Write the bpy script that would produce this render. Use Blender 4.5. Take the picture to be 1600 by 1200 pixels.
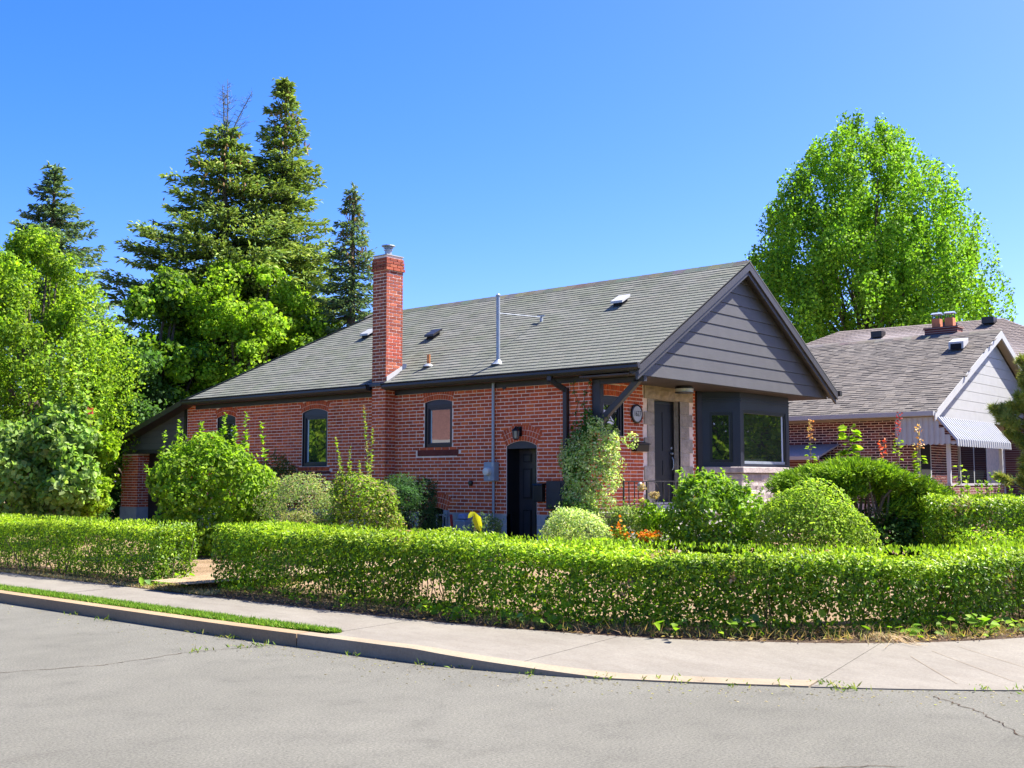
import bpy, math, random
import numpy as np
from mathutils import Vector, Matrix

for o in list(bpy.data.objects):
    bpy.data.objects.remove(o, do_unlink=True)
SC = bpy.context.scene
COL = SC.collection
R = math.radians

# ------------------------------------------------------------------ camera, sky, sun, exposure
# axes: x runs from the side street to the right along the house front, y runs back along the side street, z up (m)
CAM = bpy.data.cameras.new('camera')
CAM.sensor_width = 36.0
CAM.lens = 39.04
CAM.clip_start = 0.1
CAM.clip_end = 3000
cam = bpy.data.objects.new('camera', CAM)
COL.objects.link(cam)
cam.location = (-16.784, -12.458, 1.65)
cam.rotation_euler = (R(90 + 4.941), 0, R(40.625 - 90))
SC.camera = cam

SUN = Vector((.37, -.235, .60)).normalized()
SUN_EL = math.asin(SUN.z)
SUN_AZ = math.atan2(SUN.x, SUN.y)
W = bpy.data.worlds.new('World')
SC.world = W
W.use_nodes = True
wn = W.node_tree
wn.nodes.clear()
sky = wn.nodes.new('ShaderNodeTexSky')
sky.sky_type = 'NISHITA'
sky.sun_disc = False
sky.sun_elevation = SUN_EL
sky.sun_rotation = SUN_AZ
sky.air_density = 0.7
sky.dust_density = 1.0
sky.ozone_density = 4.5
hs = wn.nodes.new('ShaderNodeHueSaturation')
hs.inputs['Saturation'].default_value = 1.32
bg = wn.nodes.new('ShaderNodeBackground')
bg.inputs['Strength'].default_value = 0.09
wo = wn.nodes.new('ShaderNodeOutputWorld')
wn.links.new(sky.outputs[0], hs.inputs['Color'])
tn = wn.nodes.new('ShaderNodeMix')
tn.data_type = 'RGBA'
tn.blend_type = 'MULTIPLY'
tn.inputs[0].default_value = 1.0
tn.inputs[7].default_value = (.98, .75, .95, 1)
wn.links.new(hs.outputs[0], tn.inputs[6])
wn.links.new(tn.outputs[2], bg.inputs[0])
wn.links.new(bg.outputs[0], wo.inputs[0])

sl = bpy.data.lights.new('sun', 'SUN')
sl.energy = 3.8
sl.angle = R(0.5)
sl.color = (1.0, .95, .87)
so = bpy.data.objects.new('sun', sl)
COL.objects.link(so)
so.location = (30, -30, 60)
so.rotation_euler = SUN.to_track_quat('Z', 'Y').to_euler()

SC.view_settings.view_transform = 'Standard'
SC.view_settings.look = 'None'
SC.view_settings.gamma = 1.0
SC.view_settings.use_curve_mapping = False
SC.view_settings.exposure = 2.1
SC.render.engine = 'CYCLES'
SC.cycles.use_denoising = True
SC.cycles.max_bounces = 8
SC.cycles.diffuse_bounces = 3
SC.cycles.transparent_max_bounces = 8


# ------------------------------------------------------------------ materials
def srgb(r, g, b):
    def f(c):
        c /= 255.0
        return c / 12.92 if c <= .04045 else ((c + .055) / 1.055) ** 2.4
    return (f(r), f(g), f(b))


def newmat(name):
    m = bpy.data.materials.new(name)
    m.use_nodes = True
    nt = m.node_tree
    b = nt.nodes['Principled BSDF']
    return m, nt, b


def noise(nt, scale, detail=4, rough=.6, coord='Object', vec=None):
    t = nt.nodes.new('ShaderNodeTexNoise')
    t.inputs['Scale'].default_value = scale
    t.inputs['Detail'].default_value = detail
    t.inputs['Roughness'].default_value = rough
    tc = nt.nodes.new('ShaderNodeTexCoord')
    if vec is None:
        nt.links.new(tc.outputs[coord], t.inputs['Vector'])
    else:
        mp = nt.nodes.new('ShaderNodeMapping')
        mp.inputs['Scale'].default_value = vec
        nt.links.new(tc.outputs[coord], mp.inputs[0])
        nt.links.new(mp.outputs[0], t.inputs['Vector'])
    return t


def ramp(nt, src, stops):
    r = nt.nodes.new('ShaderNodeValToRGB')
    e = r.color_ramp.elements
    while len(e) > 1:
        e.remove(e[-1])
    e[0].position = stops[0][0]
    e[0].color = (*stops[0][1], 1)
    for p, c in stops[1:]:
        x = e.new(p)
        x.color = (*c, 1)
    nt.links.new(src, r.inputs[0])
    return r


def mul(nt, a, b, fac=1.0, mode='MULTIPLY'):
    m = nt.nodes.new('ShaderNodeMix')
    m.data_type = 'RGBA'
    m.blend_type = mode
    m.inputs[0].default_value = fac
    for s, i in ((a, 6), (b, 7)):
        if isinstance(s, tuple):
            m.inputs[i].default_value = (*s, 1)
        else:
            nt.links.new(s, m.inputs[i])
    return m.outputs[2]


def bump(nt, b, src, strength=.3, dist=.01):
    n = nt.nodes.new('ShaderNodeBump')
    n.inputs['Strength'].default_value = strength
    n.inputs['Distance'].default_value = dist
    nt.links.new(src, n.inputs['Height'])
    nt.links.new(n.outputs[0], b.inputs['Normal'])


def mat_simple(name, col, rough=.6, var=.25, scale=6, bmp=.15, metal=0, spec=.5, bdist=.004):
    m, nt, b = newmat(name)
    n = noise(nt, scale, 5)
    lo = tuple(c * (1 - var) for c in col)
    hi = tuple(min(1, c * (1 + var)) for c in col)
    r = ramp(nt, n.outputs[0], [(.3, lo), (.7, hi)])
    nt.links.new(r.outputs[0], b.inputs['Base Color'])
    b.inputs['Roughness'].default_value = rough
    b.inputs['Metallic'].default_value = metal
    b.inputs['Specular IOR Level'].default_value = spec
    if bmp:
        n2 = noise(nt, scale * 9, 4)
        bump(nt, b, n2.outputs[0], bmp, bdist)
    return m


def mat_tint(name, rough=.8, scale=25, var=.3, bmp=.5, bdist=.004, spec=.25, mottle=None):
    """colour from each piece's own 'tint' attribute with fine grain"""
    m, nt, b = newmat(name)
    a = nt.nodes.new('ShaderNodeAttribute')
    a.attribute_name = 'tint'
    n = noise(nt, scale, 5, .7)
    g = ramp(nt, n.outputs[0], [(.25, (1 - var,) * 3), (.75, (1 + var,) * 3)])
    c = mul(nt, a.outputs[0], g.outputs[0])
    if mottle:
        n3 = noise(nt, mottle[0], 6, .65)
        g3 = ramp(nt, n3.outputs[0], [(.42, (1, 1, 1)), (.68, mottle[1])])
        c = mul(nt, c, g3.outputs[0])
    nt.links.new(c, b.inputs['Base Color'])
    b.inputs['Roughness'].default_value = rough
    b.inputs['Specular IOR Level'].default_value = spec
    n2 = noise(nt, scale * 5, 4)
    bump(nt, b, n2.outputs[0], bmp, bdist)
    return m


def mat_leaf(name, trans=.35, rough=.6, spec=.14):
    m, nt, b = newmat(name)
    a = nt.nodes.new('ShaderNodeAttribute')
    a.attribute_name = 'tint'
    nt.links.new(a.outputs[0], b.inputs['Base Color'])
    b.inputs['Roughness'].default_value = rough
    b.inputs['Specular IOR Level'].default_value = spec
    t = nt.nodes.new('ShaderNodeBsdfTranslucent')
    tcol = mul(nt, a.outputs[0], (1.15, 1.25, .55))
    nt.links.new(tcol, t.inputs[0])
    mx = nt.nodes.new('ShaderNodeMixShader')
    mx.inputs[0].default_value = trans
    nt.links.new(b.outputs[0], mx.inputs[1])
    nt.links.new(t.outputs[0], mx.inputs[2])
    nt.links.new(mx.outputs[0], nt.nodes['Material Output'].inputs[0])
    return m


def mat_glass(name, base=(.012, .016, .018), ior=2.5):
    m, nt, b = newmat(name)
    b.inputs['Base Color'].default_value = (*base, 1)
    b.inputs['Roughness'].default_value = .015
    b.inputs['IOR'].default_value = ior
    n = noise(nt, 1.3, 2)
    bump(nt, b, n.outputs[0], .06, .02)
    return m


M = {}
M['brick'] = mat_tint('brick_clay', .85, 18, .22, .6, .004, .25, (.9, (.80, .77, .75)))
M['stain'] = M['brick']
M['mortar'] = mat_simple('mortar', (.84, .64, .51), .95, .15, 9, .3)
M['shingle'] = mat_tint('asphalt_shingle', .95, 40, .3, .8, .003, .15, (1.4, (.80, .86, .74)))
M['shingle2'] = mat_tint('brown_shingle', .95, 40, .3, .8, .003, .15)
M['roofdeck'] = mat_simple('roof_felt', (.10, .10, .098), .95, .3, 8)
M['roof_far'] = None
M['siding'] = mat_simple('grey_siding', (.068, .066, .064), .55, .10, 3, .15)
M['blackdoor'] = mat_simple('black_door_paint', (.035, .034, .036), .3, .15, 6, .03)
M['trim'] = mat_simple('charcoal_trim', (.022, .021, .025), .5, .15, 4, .1)
M['rake'] = mat_simple('rake_trim', (.036, .034, .036), .5, .12, 4, .1)
M['gutter'] = mat_simple('dark_bronze_gutter', (.022, .019, .018), .38, .15, 4, .05)
M['black'] = mat_simple('black_paint', (.007, .007, .009), .35, .2, 6, .05)
M['navy'] = mat_simple('dark_blue_cladding', (.015, .018, .032), .38, .15, 3, .05)
M['soffit'] = mat_simple('brown_soffit', (.045, .033, .028), .5, .2, 3, .05)
M['brown_door'] = mat_simple('dark_brown_door', (.016, .012, .010), .45, .2, 5, .08)
M['doorblue'] = mat_simple('dark_slate_door', (.003, .004, .006), .5, .2, 5, .05)
M['stone'] = mat_tint('limestone', .85, 5, .35, .9, .015)
M['concrete'] = mat_simple('concrete_block', (.36, .34, .32), .9, .15, 5, .3)
M['porch'] = mat_simple('porch_concrete', (.33, .31, .31), .85, .18, 4, .3)
M['iron'] = mat_simple('wrought_iron', (.02, .02, .022), .4, .2, 20, .05)
M['galv'] = mat_simple('galvanised_steel', (.30, .34, .38), .45, .12, 8, .05, .35)
M['metergrey'] = mat_simple('meter_grey', (.26, .30, .34), .5, .1, 8, .05)
M['white'] = mat_simple('white_paint', (.44, .44, .43), .45, .05, 4, .05)
M['whitepanel'] = mat_simple('white_aluminium', (.36, .37, .38), .4, .05, 4, .05)
M['cream'] = mat_simple('cream_frieze', (.37, .31, .22), .6, .08, 4, .05)
M['copper'] = mat_simple('copper_pipe', (.55, .20, .06), .45, .3, 14, .05, .4)
M['clay'] = mat_simple('clay_pot', (.52, .17, .07), .8, .15, 8, .2)
M['glass'] = mat_glass('window_glass')
M['glassbright'] = mat_glass('bay_glass', (.02, .026, .022), 2.7)
M['lampglass'] = mat_simple('frosted_glass', (.65, .63, .55), .25, .05, 5, .0)
M['clearglass'] = mat_simple('lantern_glass', (.28, .27, .24), .1, .15, 5, .0)
M['bark'] = mat_simple('bark', (.10, .075, .055), .9, .35, 12, .8, bdist=.02)
M['straw'] = mat_tint('straw', .8, 30, .2, .1)
M['palebark'] = mat_simple('pale_bark', (.20, .145, .105), .9, .35, 14, .8, bdist=.02)
M['greybark'] = mat_simple('grey_dead_wood', (.13, .15, .17), .9, .3, 12, .4)
M['twig'] = mat_simple('twig', (.14, .095, .06), .9, .35, 14, .3)
M['leaf'] = mat_leaf('leaf', .46)
M['hedgeleaf'] = mat_leaf('hedge_leaf', .42, .42, .25)
M['needle'] = mat_leaf('needle', .22, .65, .12)
M['grass'] = mat_leaf('grass_blade', .35)
M['orange'] = mat_leaf('petal', .3)
M['bluecap'] = mat_simple('blue_grey_cap', (.22, .27, .42), .5, .1, 8, 0)
M['red'] = mat_simple('red_pipe', (.50, .03, .02), .5, .1, 8, 0)
M['dark'] = mat_simple('dark_interior', (.006, .006, .006), .9, .1, 3, 0)
M['curtain'] = mat_simple('pale_blind', (.45, .52, .55), .7, .06, 5, 0)


def mat_asphalt():
    m, nt, b = newmat('old_asphalt')
    n1 = noise(nt, .35, 5)
    n2 = noise(nt, 55, 4, .7)
    n3 = noise(nt, 2.2, 6, .7)
    c1 = ramp(nt, n1.outputs[0], [(.3, (.108, .105, .086)), (.7, (.140, .136, .113))])
    c2 = ramp(nt, n2.outputs[0], [(.25, (.50,) * 3), (.5, (1.0,) * 3), (.75, (1.55,) * 3)])
    c3 = ramp(nt, n3.outputs[0], [(.28, (.78, .78, .78)), (.45, (.97, .97, .97)), (.7, (1.07, 1.07, 1.06))])
    c = mul(nt, mul(nt, c1.outputs[0], c2.outputs[0]), c3.outputs[0])
    nt.links.new(c, b.inputs['Base Color'])
    b.inputs['Roughness'].default_value = .9
    b.inputs['Specular IOR Level'].default_value = .2
    n4 = noise(nt, 160, 3, .7)
    bump(nt, b, n4.outputs[0], .8, .006)
    n5 = noise(nt, 1.1, 5, .6, vec=(.5, 1.6, 1))
    c5 = ramp(nt, n5.outputs[0], [(.27, (.86, .85, .85)), (.38, (1, 1, 1))])
    c = mul(nt, c, c5.outputs[0])
    nt.links.new(c, b.inputs['Base Color'])
    return m


def mat_sidewalk(name, col):
    m, nt, b = newmat(name)
    n1 = noise(nt, .9, 6, .65)
    n2 = noise(nt, 40, 4, .7)
    n3 = noise(nt, 5, 6, .7, vec=(1, .35, 1))
    c1 = ramp(nt, n1.outputs[0], [(.3, tuple(c * .88 for c in col)), (.7, tuple(c * 1.08 for c in col))])
    c2 = ramp(nt, n2.outputs[0], [(.25, (.84,) * 3), (.75, (1.14,) * 3)])
    c3 = ramp(nt, n3.outputs[0], [(.35, (.90, .88, .87)), (.6, (1.03, 1.03, 1.03))])
    c = mul(nt, mul(nt, c1.outputs[0], c2.outputs[0]), c3.outputs[0])
    nt.links.new(c, b.inputs['Base Color'])
    b.inputs['Roughness'].default_value = .9
    b.inputs['Specular IOR Level'].default_value = .25
    bump(nt, b, n2.outputs[0], .4, .006)
    return m


def mat_ground(name, cols, scale=1.2):
    m, nt, b = newmat(name)
    n1 = noise(nt, scale, 7, .7)
    c1 = ramp(nt, n1.outputs[0], [(.3, cols[0]), (.5, cols[1]), (.7, cols[2])])
    n2 = noise(nt, 60, 5, .75)
    c2 = ramp(nt, n2.outputs[0], [(.25, (.6,) * 3), (.75, (1.35,) * 3)])
    nt.links.new(mul(nt, c1.outputs[0], c2.outputs[0]), b.inputs['Base Color'])
    b.inputs['Roughness'].default_value = 1
    b.inputs['Specular IOR Level'].default_value = .1
    bump(nt, b, n2.outputs[0], 1.0, .03)
    return m


M['asphalt'] = mat_asphalt()
M['sidewalk'] = mat_sidewalk('pale_concrete', (.186, .170, .139))
M['kerb_brown'] = mat_sidewalk('brown_kerb', (.28, .20, .115))
M['kerb_grey'] = mat_sidewalk('grey_kerb', (.26, .21, .145))
M['yard'] = mat_ground('dry_lawn', [(.21, .145, .075), (.30, .21, .125), (.37, .27, .17)])
M['path'] = mat_ground('straw_path', [(.32, .23, .13), (.42, .31, .19), (.50, .38, .25)])
M['soil'] = mat_ground('soil', [(.045, .03, .022), (.10, .07, .05), (.18, .13, .085)], 3)
M['field'] = mat_ground('far_lawn', [(.05, .08, .02), (.07, .10, .03), (.10, .11, .04)], .3)


def mat_brickwall(name):
    m, nt, b = newmat(name)
    t = nt.nodes.new('ShaderNodeTexBrick')
    t.inputs['Scale'].default_value = 1
    t.inputs['Brick Width'].default_value = .218
    t.inputs['Row Height'].default_value = .0722
    t.inputs['Mortar Size'].default_value = .006
    t.inputs['Color1'].default_value = (.17, .045, .032, 1)
    t.inputs['Color2'].default_value = (.11, .030, .024, 1)
    t.inputs['Mortar'].default_value = (.40, .31, .26, 1)
    tc = nt.nodes.new('ShaderNodeTexCoord')
    mp = nt.nodes.new('ShaderNodeMapping')
    mp.inputs['Rotation'].default_value = (R(90), 0, 0)
    nt.links.new(tc.outputs['Object'], mp.inputs[0])
    nt.links.new(mp.outputs[0], t.inputs['Vector'])
    nt.links.new(t.outputs[0], b.inputs['Base Color'])
    b.inputs['Roughness'].default_value = .9
    return m


M['brickwall'] = mat_brickwall('far_brick')
M['palebrick'] = mat_simple('pale_red_brick', (.25, .13, .115), .9, .2, 6, .2)


# ------------------------------------------------------------------ mesh helpers
def link(name, me, parent=None, kind=None):
    o = bpy.data.objects.new(name, me)
    COL.objects.link(o)
    if parent is not None:
        o.parent = parent
    if kind:
        o['kind'] = kind
    return o


def thing(name, label, cat, group=None, me=None, kind=None):
    o = bpy.data.objects.new(name, me)
    COL.objects.link(o)
    o['label'] = label
    o['category'] = cat
    if group:
        o['group'] = group
    if kind:
        o['kind'] = kind
    return o


class MB:
    def __init__(s):
        s.v, s.f, s.t, s.m = [], [], [], []
        s.mats = []

    def mi(s, mat):
        if mat not in s.mats:
            s.mats.append(mat)
        return s.mats.index(mat)

    def face(s, pts, mat, tint=(1, 1, 1)):
        n = len(s.v)
        s.v += [tuple(p) for p in pts]
        s.f.append(tuple(range(n, n + len(pts))))
        s.t.append(tint)
        s.m.append(s.mi(mat))

    def add(s, vs, fs, mat, tint=(1, 1, 1)):
        n = len(s.v)
        s.v += [tuple(p) for p in vs]
        k = s.mi(mat)
        for f in fs:
            s.f.append(tuple(i + n for i in f))
            s.t.append(tint)
            s.m.append(k)

    def box(s, a, b, mat, tint=(1, 1, 1)):
        x0, y0, z0 = (min(a[i], b[i]) for i in range(3))
        x1, y1, z1 = (max(a[i], b[i]) for i in range(3))
        vs = [(x0, y0, z0), (x1, y0, z0), (x1, y1, z0), (x0, y1, z0), (x0, y0, z1), (x1, y0, z1), (x1, y1, z1), (x0, y1, z1)]
        s.add(vs, [(0, 3, 2, 1), (4, 5, 6, 7), (0, 1, 5, 4), (1, 2, 6, 5), (2, 3, 7, 6), (3, 0, 4, 7)], mat, tint)

    def prism(s, poly, ext, mat, tint=(1, 1, 1)):
        """poly: 3D points, ext: extrusion vector"""
        n = len(poly)
        e = Vector(ext)
        vs = [tuple(p) for p in poly] + [tuple(Vector(p) + e) for p in poly]
        fs = [tuple(range(n))[::-1], tuple(range(n, 2 * n))]
        for i in range(n):
            j = (i + 1) % n
            fs.append((i, j, j + n, i + n))
        s.add(vs, fs, mat, tint)

    def bar(s, a, b, w, h, mat, up=(0, 0, 1), tint=(1, 1, 1)):
        a, b = Vector(a), Vector(b)
        d = (b - a).normalized()
        u = Vector(up)
        sd = d.cross(u)
        if sd.length < 1e-4:
            sd = d.cross(Vector((1, 0, 0)))
        sd.normalize()
        u = sd.cross(d).normalized()
        p = [a + sd * w / 2 * i + u * h / 2 * j for i, j in ((-1, -1), (1, -1), (1, 1), (-1, 1))]
        s.prism(p, b - a, mat, tint)

    def tube(s, pts, rad, mat, sides=8, tint=(1, 1, 1), cap=True):
        pts = [Vector(p) for p in pts]
        if not hasattr(rad, '__len__'):
            rad = [rad] * len(pts)
        n0 = len(s.v)
        ref = None
        for i, p in enumerate(pts):
            d = (pts[min(i + 1, len(pts) - 1)] - pts[max(i - 1, 0)])
            d.normalize()
            if ref is None:
                ref = Vector((0, 0, 1)) if abs(d.z) < .9 else Vector((1, 0, 0))
            sd = d.cross(ref)
            if sd.length < 1e-3:
                sd = d.cross(Vector((0, 1, 0)))
            sd.normalize()
            u = sd.cross(d)
            ref = u
            for k in range(sides):
                a = 2 * math.pi * k / sides
                s.v.append(tuple(p + (sd * math.cos(a) + u * math.sin(a)) * rad[i]))
        km = s.mi(mat)
        for i in range(len(pts) - 1):
            for k in range(sides):
                a = n0 + i * sides + k
                b = n0 + i * sides + (k + 1) % sides
                s.f.append((a, b, b + sides, a + sides))
                s.t.append(tint)
                s.m.append(km)
        if cap:
            s.f.append(tuple(n0 + k for k in range(sides))[::-1])
            s.f.append(tuple(n0 + (len(pts) - 1) * sides + k for k in range(sides)))
            s.t += [tint, tint]
            s.m += [km, km]

    def lathe(s, prof, c, mat, sides=20, axis='z', tint=(1, 1, 1)):
        n0 = len(s.v)
        for r, h in prof:
            for k in range(sides):
                a = 2 * math.pi * k / sides
                ca, sa = r * math.cos(a), r * math.sin(a)
                if axis == 'z':
                    s.v.append((c[0] + ca, c[1] + sa, c[2] + h))
                elif axis == 'y':
                    s.v.append((c[0] + ca, c[1] + h, c[2] + sa))
                else:
                    s.v.append((c[0] + h, c[1] + ca, c[2] + sa))
        km = s.mi(mat)
        for i in range(len(prof) - 1):
            for k in range(sides):
                a = n0 + i * sides + k
                b = n0 + i * sides + (k + 1) % sides
                s.f.append((a, b, b + sides, a + sides))
                s.t.append(tint)
                s.m.append(km)
        s.f.append(tuple(n0 + k for k in range(sides))[::-1])
        s.f.append(tuple(n0 + (len(prof) - 1) * sides + k for k in range(sides)))
        s.t += [tint, tint]
        s.m += [km, km]

    def mesh(s, name, smooth=False):
        me = bpy.data.meshes.new(name)
        me.from_pydata(s.v, [], s.f)
        for m in s.mats:
            me.materials.append(m)
        me.polygons.foreach_set('material_index', s.m)
        a = me.attributes.new('tint', 'FLOAT_COLOR', 'FACE')
        t = np.ones((len(s.f), 4), np.float32)
        t[:, :3] = np.array(s.t, np.float32).reshape(-1, 3)
        a.data.foreach_set('color', t.ravel())
        if smooth:
            me.polygons.foreach_set('use_smooth', [True] * len(s.f))
        me.update()
        return me

    def obj(s, name, parent=None, kind=None, smooth=False, bevel=0):
        o = link(name, s.mesh(name, smooth), parent, kind)
        if bevel:
            b = o.modifiers.new('bevel', 'BEVEL')
            b.width = bevel
            b.segments = 1
            b.limit_method = 'ANGLE'
        return o


def np_mesh(name, V, F, tint, mat, smooth=False):
    V = np.asarray(V, np.float32)
    F = np.asarray(F, np.int32)
    n, k = F.shape
    me = bpy.data.meshes.new(name)
    me.vertices.add(len(V))
    me.vertices.foreach_set('co', V.ravel())
    me.loops.add(n * k)
    me.loops.foreach_set('vertex_index', F.ravel())
    me.polygons.add(n)
    me.polygons.foreach_set('loop_start', np.arange(0, n * k, k, dtype=np.int32))
    me.materials.append(mat)
    a = me.attributes.new('tint', 'FLOAT_COLOR', 'FACE')
    t = np.ones((n, 4), np.float32)
    t[:, :3] = tint
    a.data.foreach_set('color', t.ravel())
    me.update(calc_edges=True)
    return me


def unit(v):
    return v / np.maximum(np.linalg.norm(v, axis=-1, keepdims=True), 1e-9)


class Leaves:
    """collects leaf blades (folded pointed ovals: 4 triangles, or 2 when coarse) as numpy arrays"""
    def __init__(s):
        s.V, s.F, s.T, s.n = [], [], [], 0

    def add(s, P, D, N, L, Wd, tint, fold=.18, shape='oval', droop=.15):
        P, D = np.asarray(P), unit(np.asarray(D))
        S = unit(np.cross(D, N))
        U = np.cross(S, D)
        n = len(P)
        L = np.broadcast_to(np.asarray(L), (n,))[:, None]
        Wd = np.broadcast_to(np.asarray(Wd), (n,))[:, None]
        tip = P + D * L - U * L * droop
        if shape == 'oval':
            a = P + D * L * .33 + S * Wd * .5 + U * Wd * fold
            b = P + D * L * .70 + S * Wd * .38 + U * (Wd * fold * .8 - L * droop * .4)
            c = P + D * L * .33 - S * Wd * .5 + U * Wd * fold
            d = P + D * L * .70 - S * Wd * .38 + U * (Wd * fold * .8 - L * droop * .4)
            V = np.stack([P, a, b, tip, d, c], 1).reshape(-1, 3)
            i = np.arange(n)[:, None] * 6 + s.n
            F = np.concatenate([i + [0, 1, 2, 3], i + [0, 3, 4, 5]], 1).reshape(-1, 4)
            per, nv = 2, 6
        else:
            a = P + D * L * .45 + S * Wd * .5 + U * Wd * fold
            c = P + D * L * .45 - S * Wd * .5 + U * Wd * fold
            V = np.stack([P, a, tip, c], 1).reshape(-1, 3)
            i = np.arange(n)[:, None] * 4 + s.n
            F = (i + [0, 1, 2, 3]).reshape(-1, 4)
            per, nv = 1, 4
        s.V.append(V)
        s.F.append(F)
        s.T.append(np.repeat(np.broadcast_to(np.asarray(tint), (n, 3)), per, 0))
        s.n += n * nv

    def mesh(s, name, mat):
        return np_mesh(name, np.concatenate(s.V), np.concatenate(s.F), np.concatenate(s.T), mat)

    def obj(s, name, mat, parent, kind='stuff'):
        return link(name, s.mesh(name, mat), parent, kind)


def palette(rng, n, cols, var=.18):
    cols = np.array(cols, float)
    w = rng.integers(0, len(cols), n)
    k = rng.random((n, 1))
    c = cols[w] * (1 - .35 * k) + cols[rng.integers(0, len(cols), n)] * (.35 * k)
    return c * (1 + var * rng.standard_normal((n, 1))).clip(.45, 1.7)


# ------------------------------------------------------------------ ground, road, pavement
def sheet(name, pts, z, mat, parent=None, kind='structure'):
    b = MB()
    b.face([(x, y, z) for x, y in pts], mat)
    return b.obj(name, parent, kind)


def smooth_poly(pts, step=.25):
    P = [Vector(p) for p in pts]
    out = []
    for i in range(len(P) - 1):
        p0, p1, p2, p3 = P[max(i - 1, 0)], P[i], P[i + 1], P[min(i + 2, len(P) - 1)]
        n = max(1, int((p2 - p1).length / step))
        for k in range(n):
            t = k / n
            out.append(.5 * ((2 * p1) + (p2 - p0) * t + (2 * p0 - 5 * p1 + 4 * p2 - p3) * t * t + (3 * p1 - p0 - 3 * p2 + p3) * t ** 3))
    out.append(P[-1])
    return out


sheet('ground', [(-900, -900), (900, -900), (900, 900), (-900, 900)], -.06, M['field'])
# the road: one sheet for the crossing of the two streets
road = sheet('road', [(-120, -19.5), (-18.9, -19.5), (-18.9, -120), (-9.0, -120), (-9.0, -19.5), (160, -19.5), (160, -10.9), (-6, -10.9),
                      (-9.0, -6.0), (-9.4, 120), (-18.9, 120), (-18.9, -10.9), (-120, -10.9)], 0.0, M['asphalt'])

KERB = [(-9.72, 90), (-9.72, 20), (-9.72, 6), (-9.72, 2), (-9.70, -2), (-9.63, -4), (-9.55, -5.4), (-9.30, -6.5), (-9.0, -7.25),
        (-8.55, -8.1), (-7.95, -9.05), (-7.3, -9.85), (-6.4, -10.55), (-5.2, -11.0), (-3.5, -11.2), (0, -11.25), (8, -11.25), (30, -11.25), (120, -11.25)]
INNER = [(-8.30, 90), (-8.30, 20), (-8.30, 6), (-8.30, 2), (-8.30, -2), (-8.24, -4), (-8.05, -5.4), (-7.72, -6.6), (-7.35, -7.3),
         (-6.85, -8.05), (-6.15, -8.7), (-5.3, -9.2), (-4.3, -9.5), (-3.3, -9.62), (-2.2, -9.66), (0, -9.66), (8, -9.66), (30, -9.66), (120, -9.66)]


def resample(pts, ks):
    out = []
    for k in ks:
        i = min(int(k), len(pts) - 2)
        t = k - i
        p0, p1, p2, p3 = (Vector(pts[max(i - 1, 0)]), Vector(pts[i]), Vector(pts[i + 1]), Vector(pts[min(i + 2, len(pts) - 1)]))
        if 1 <= i < len(pts) - 2 and 3 <= i <= 15:
            q = .5 * ((2 * p1) + (p2 - p0) * t + (2 * p0 - 5 * p1 + 4 * p2 - p3) * t * t + (3 * p1 - p0 - 3 * p2 + p3) * t ** 3)
        else:
            q = p1.lerp(p2, t)
        out.append(q)
    return out


def kerb_h(y, k):
    if k > 14:
        return .02
    return .12 * min(1, max(0.08, (y + 7.1) / 2.0)) if y < -5.1 else .12


def pave_strip(name, k0, k1, a0, a1, mat, parent=None, kind='structure', zo=0.0, n=None, step=.1, dip=True):
    """strip of pavement between fractions a0..a1 from the kerb line to the inner line, with closed sides"""
    ks = np.linspace(k0, k1, max(2, int((k1 - k0) / step) + 1))
    A, B = resample(KERB, ks), resample(INNER, ks)
    b = MB()
    rows = []
    fr = [a0] + [a0 + (a1 - a0) * i / 3 for i in (1, 2)] + [a1]
    for i, k in enumerate(ks):
        row = []
        zk = kerb_h(A[i].y, k)
        for a in fr:
            p = A[i].lerp(B[i], a)
            z = zk + (.15 - zk) * min(1, a) + zo
            row.append((p.x, p.y, z))
        rows.append(row)
    for i in range(len(rows) - 1):
        for j in range(3):
            b.face([rows[i][j], rows[i + 1][j], rows[i + 1][j + 1], rows[i][j + 1]], mat)
        for j in (0, 3):
            p, q = rows[i][j], rows[i + 1][j]
            b.face([p, q, (q[0], q[1], -.05), (p[0], p[1], -.05)], mat)
    for r_ in (rows[0], rows[-1]):
        for j in range(3):
            p, q = r_[j], r_[j + 1]
            b.face([p, q, (q[0], q[1], -.05), (p[0], p[1], -.05)], mat)
    return b.obj(name, parent, kind)


# pavement = a thin base and the slabs poured on it (joints between them)
pavement = thing('pavement', 'pale concrete pavement curving round the corner', 'pavement', kind='structure')
del pavement['category'], pavement['label']
joint = [0, 1.0, 2.0, 3.0, 4.85, 6.6, 9.3, 10.9, 12.0, 14.0, 15.0, 16.0, 17.0, 18.0]
for i in range(len(joint) - 1):
    k0, k1 = joint[i], joint[i + 1]
    g = .005
    if k0 < 4.8:
        lo = .30
    else:
        lo = .12 if k1 <= 9.31 else 0.0
    pave_strip('slab', k0 + g, k1 - g, lo, 1.0, M['sidewalk'], pavement, None, step=.1)
kerb = thing('kerb', 'kerb', 'kerb', kind='structure')
del kerb['category'], kerb['label']
pave_strip('joint_fill', 0, 18, 0.06, 1.0, M['soil'], pavement, None, zo=-.02)
pave_strip('kerb_stone', 0, 4.70, 0.0, .115, M['kerb_brown'], kerb, None, zo=.004)
pave_strip('kerb_stone', 4.71, 9.29, 0.0, .115, M['kerb_grey'], kerb, None, zo=.004)
# score lines in the concrete corner
def on_pave(k, a):
    A, B = resample(KERB, [k])[0], resample(INNER, [k])[0]
    p = A.lerp(B, a)
    zk = kerb_h(A.y, k)
    return Vector((p.x, p.y, zk + (.15 - zk) * a + .003))


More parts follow.
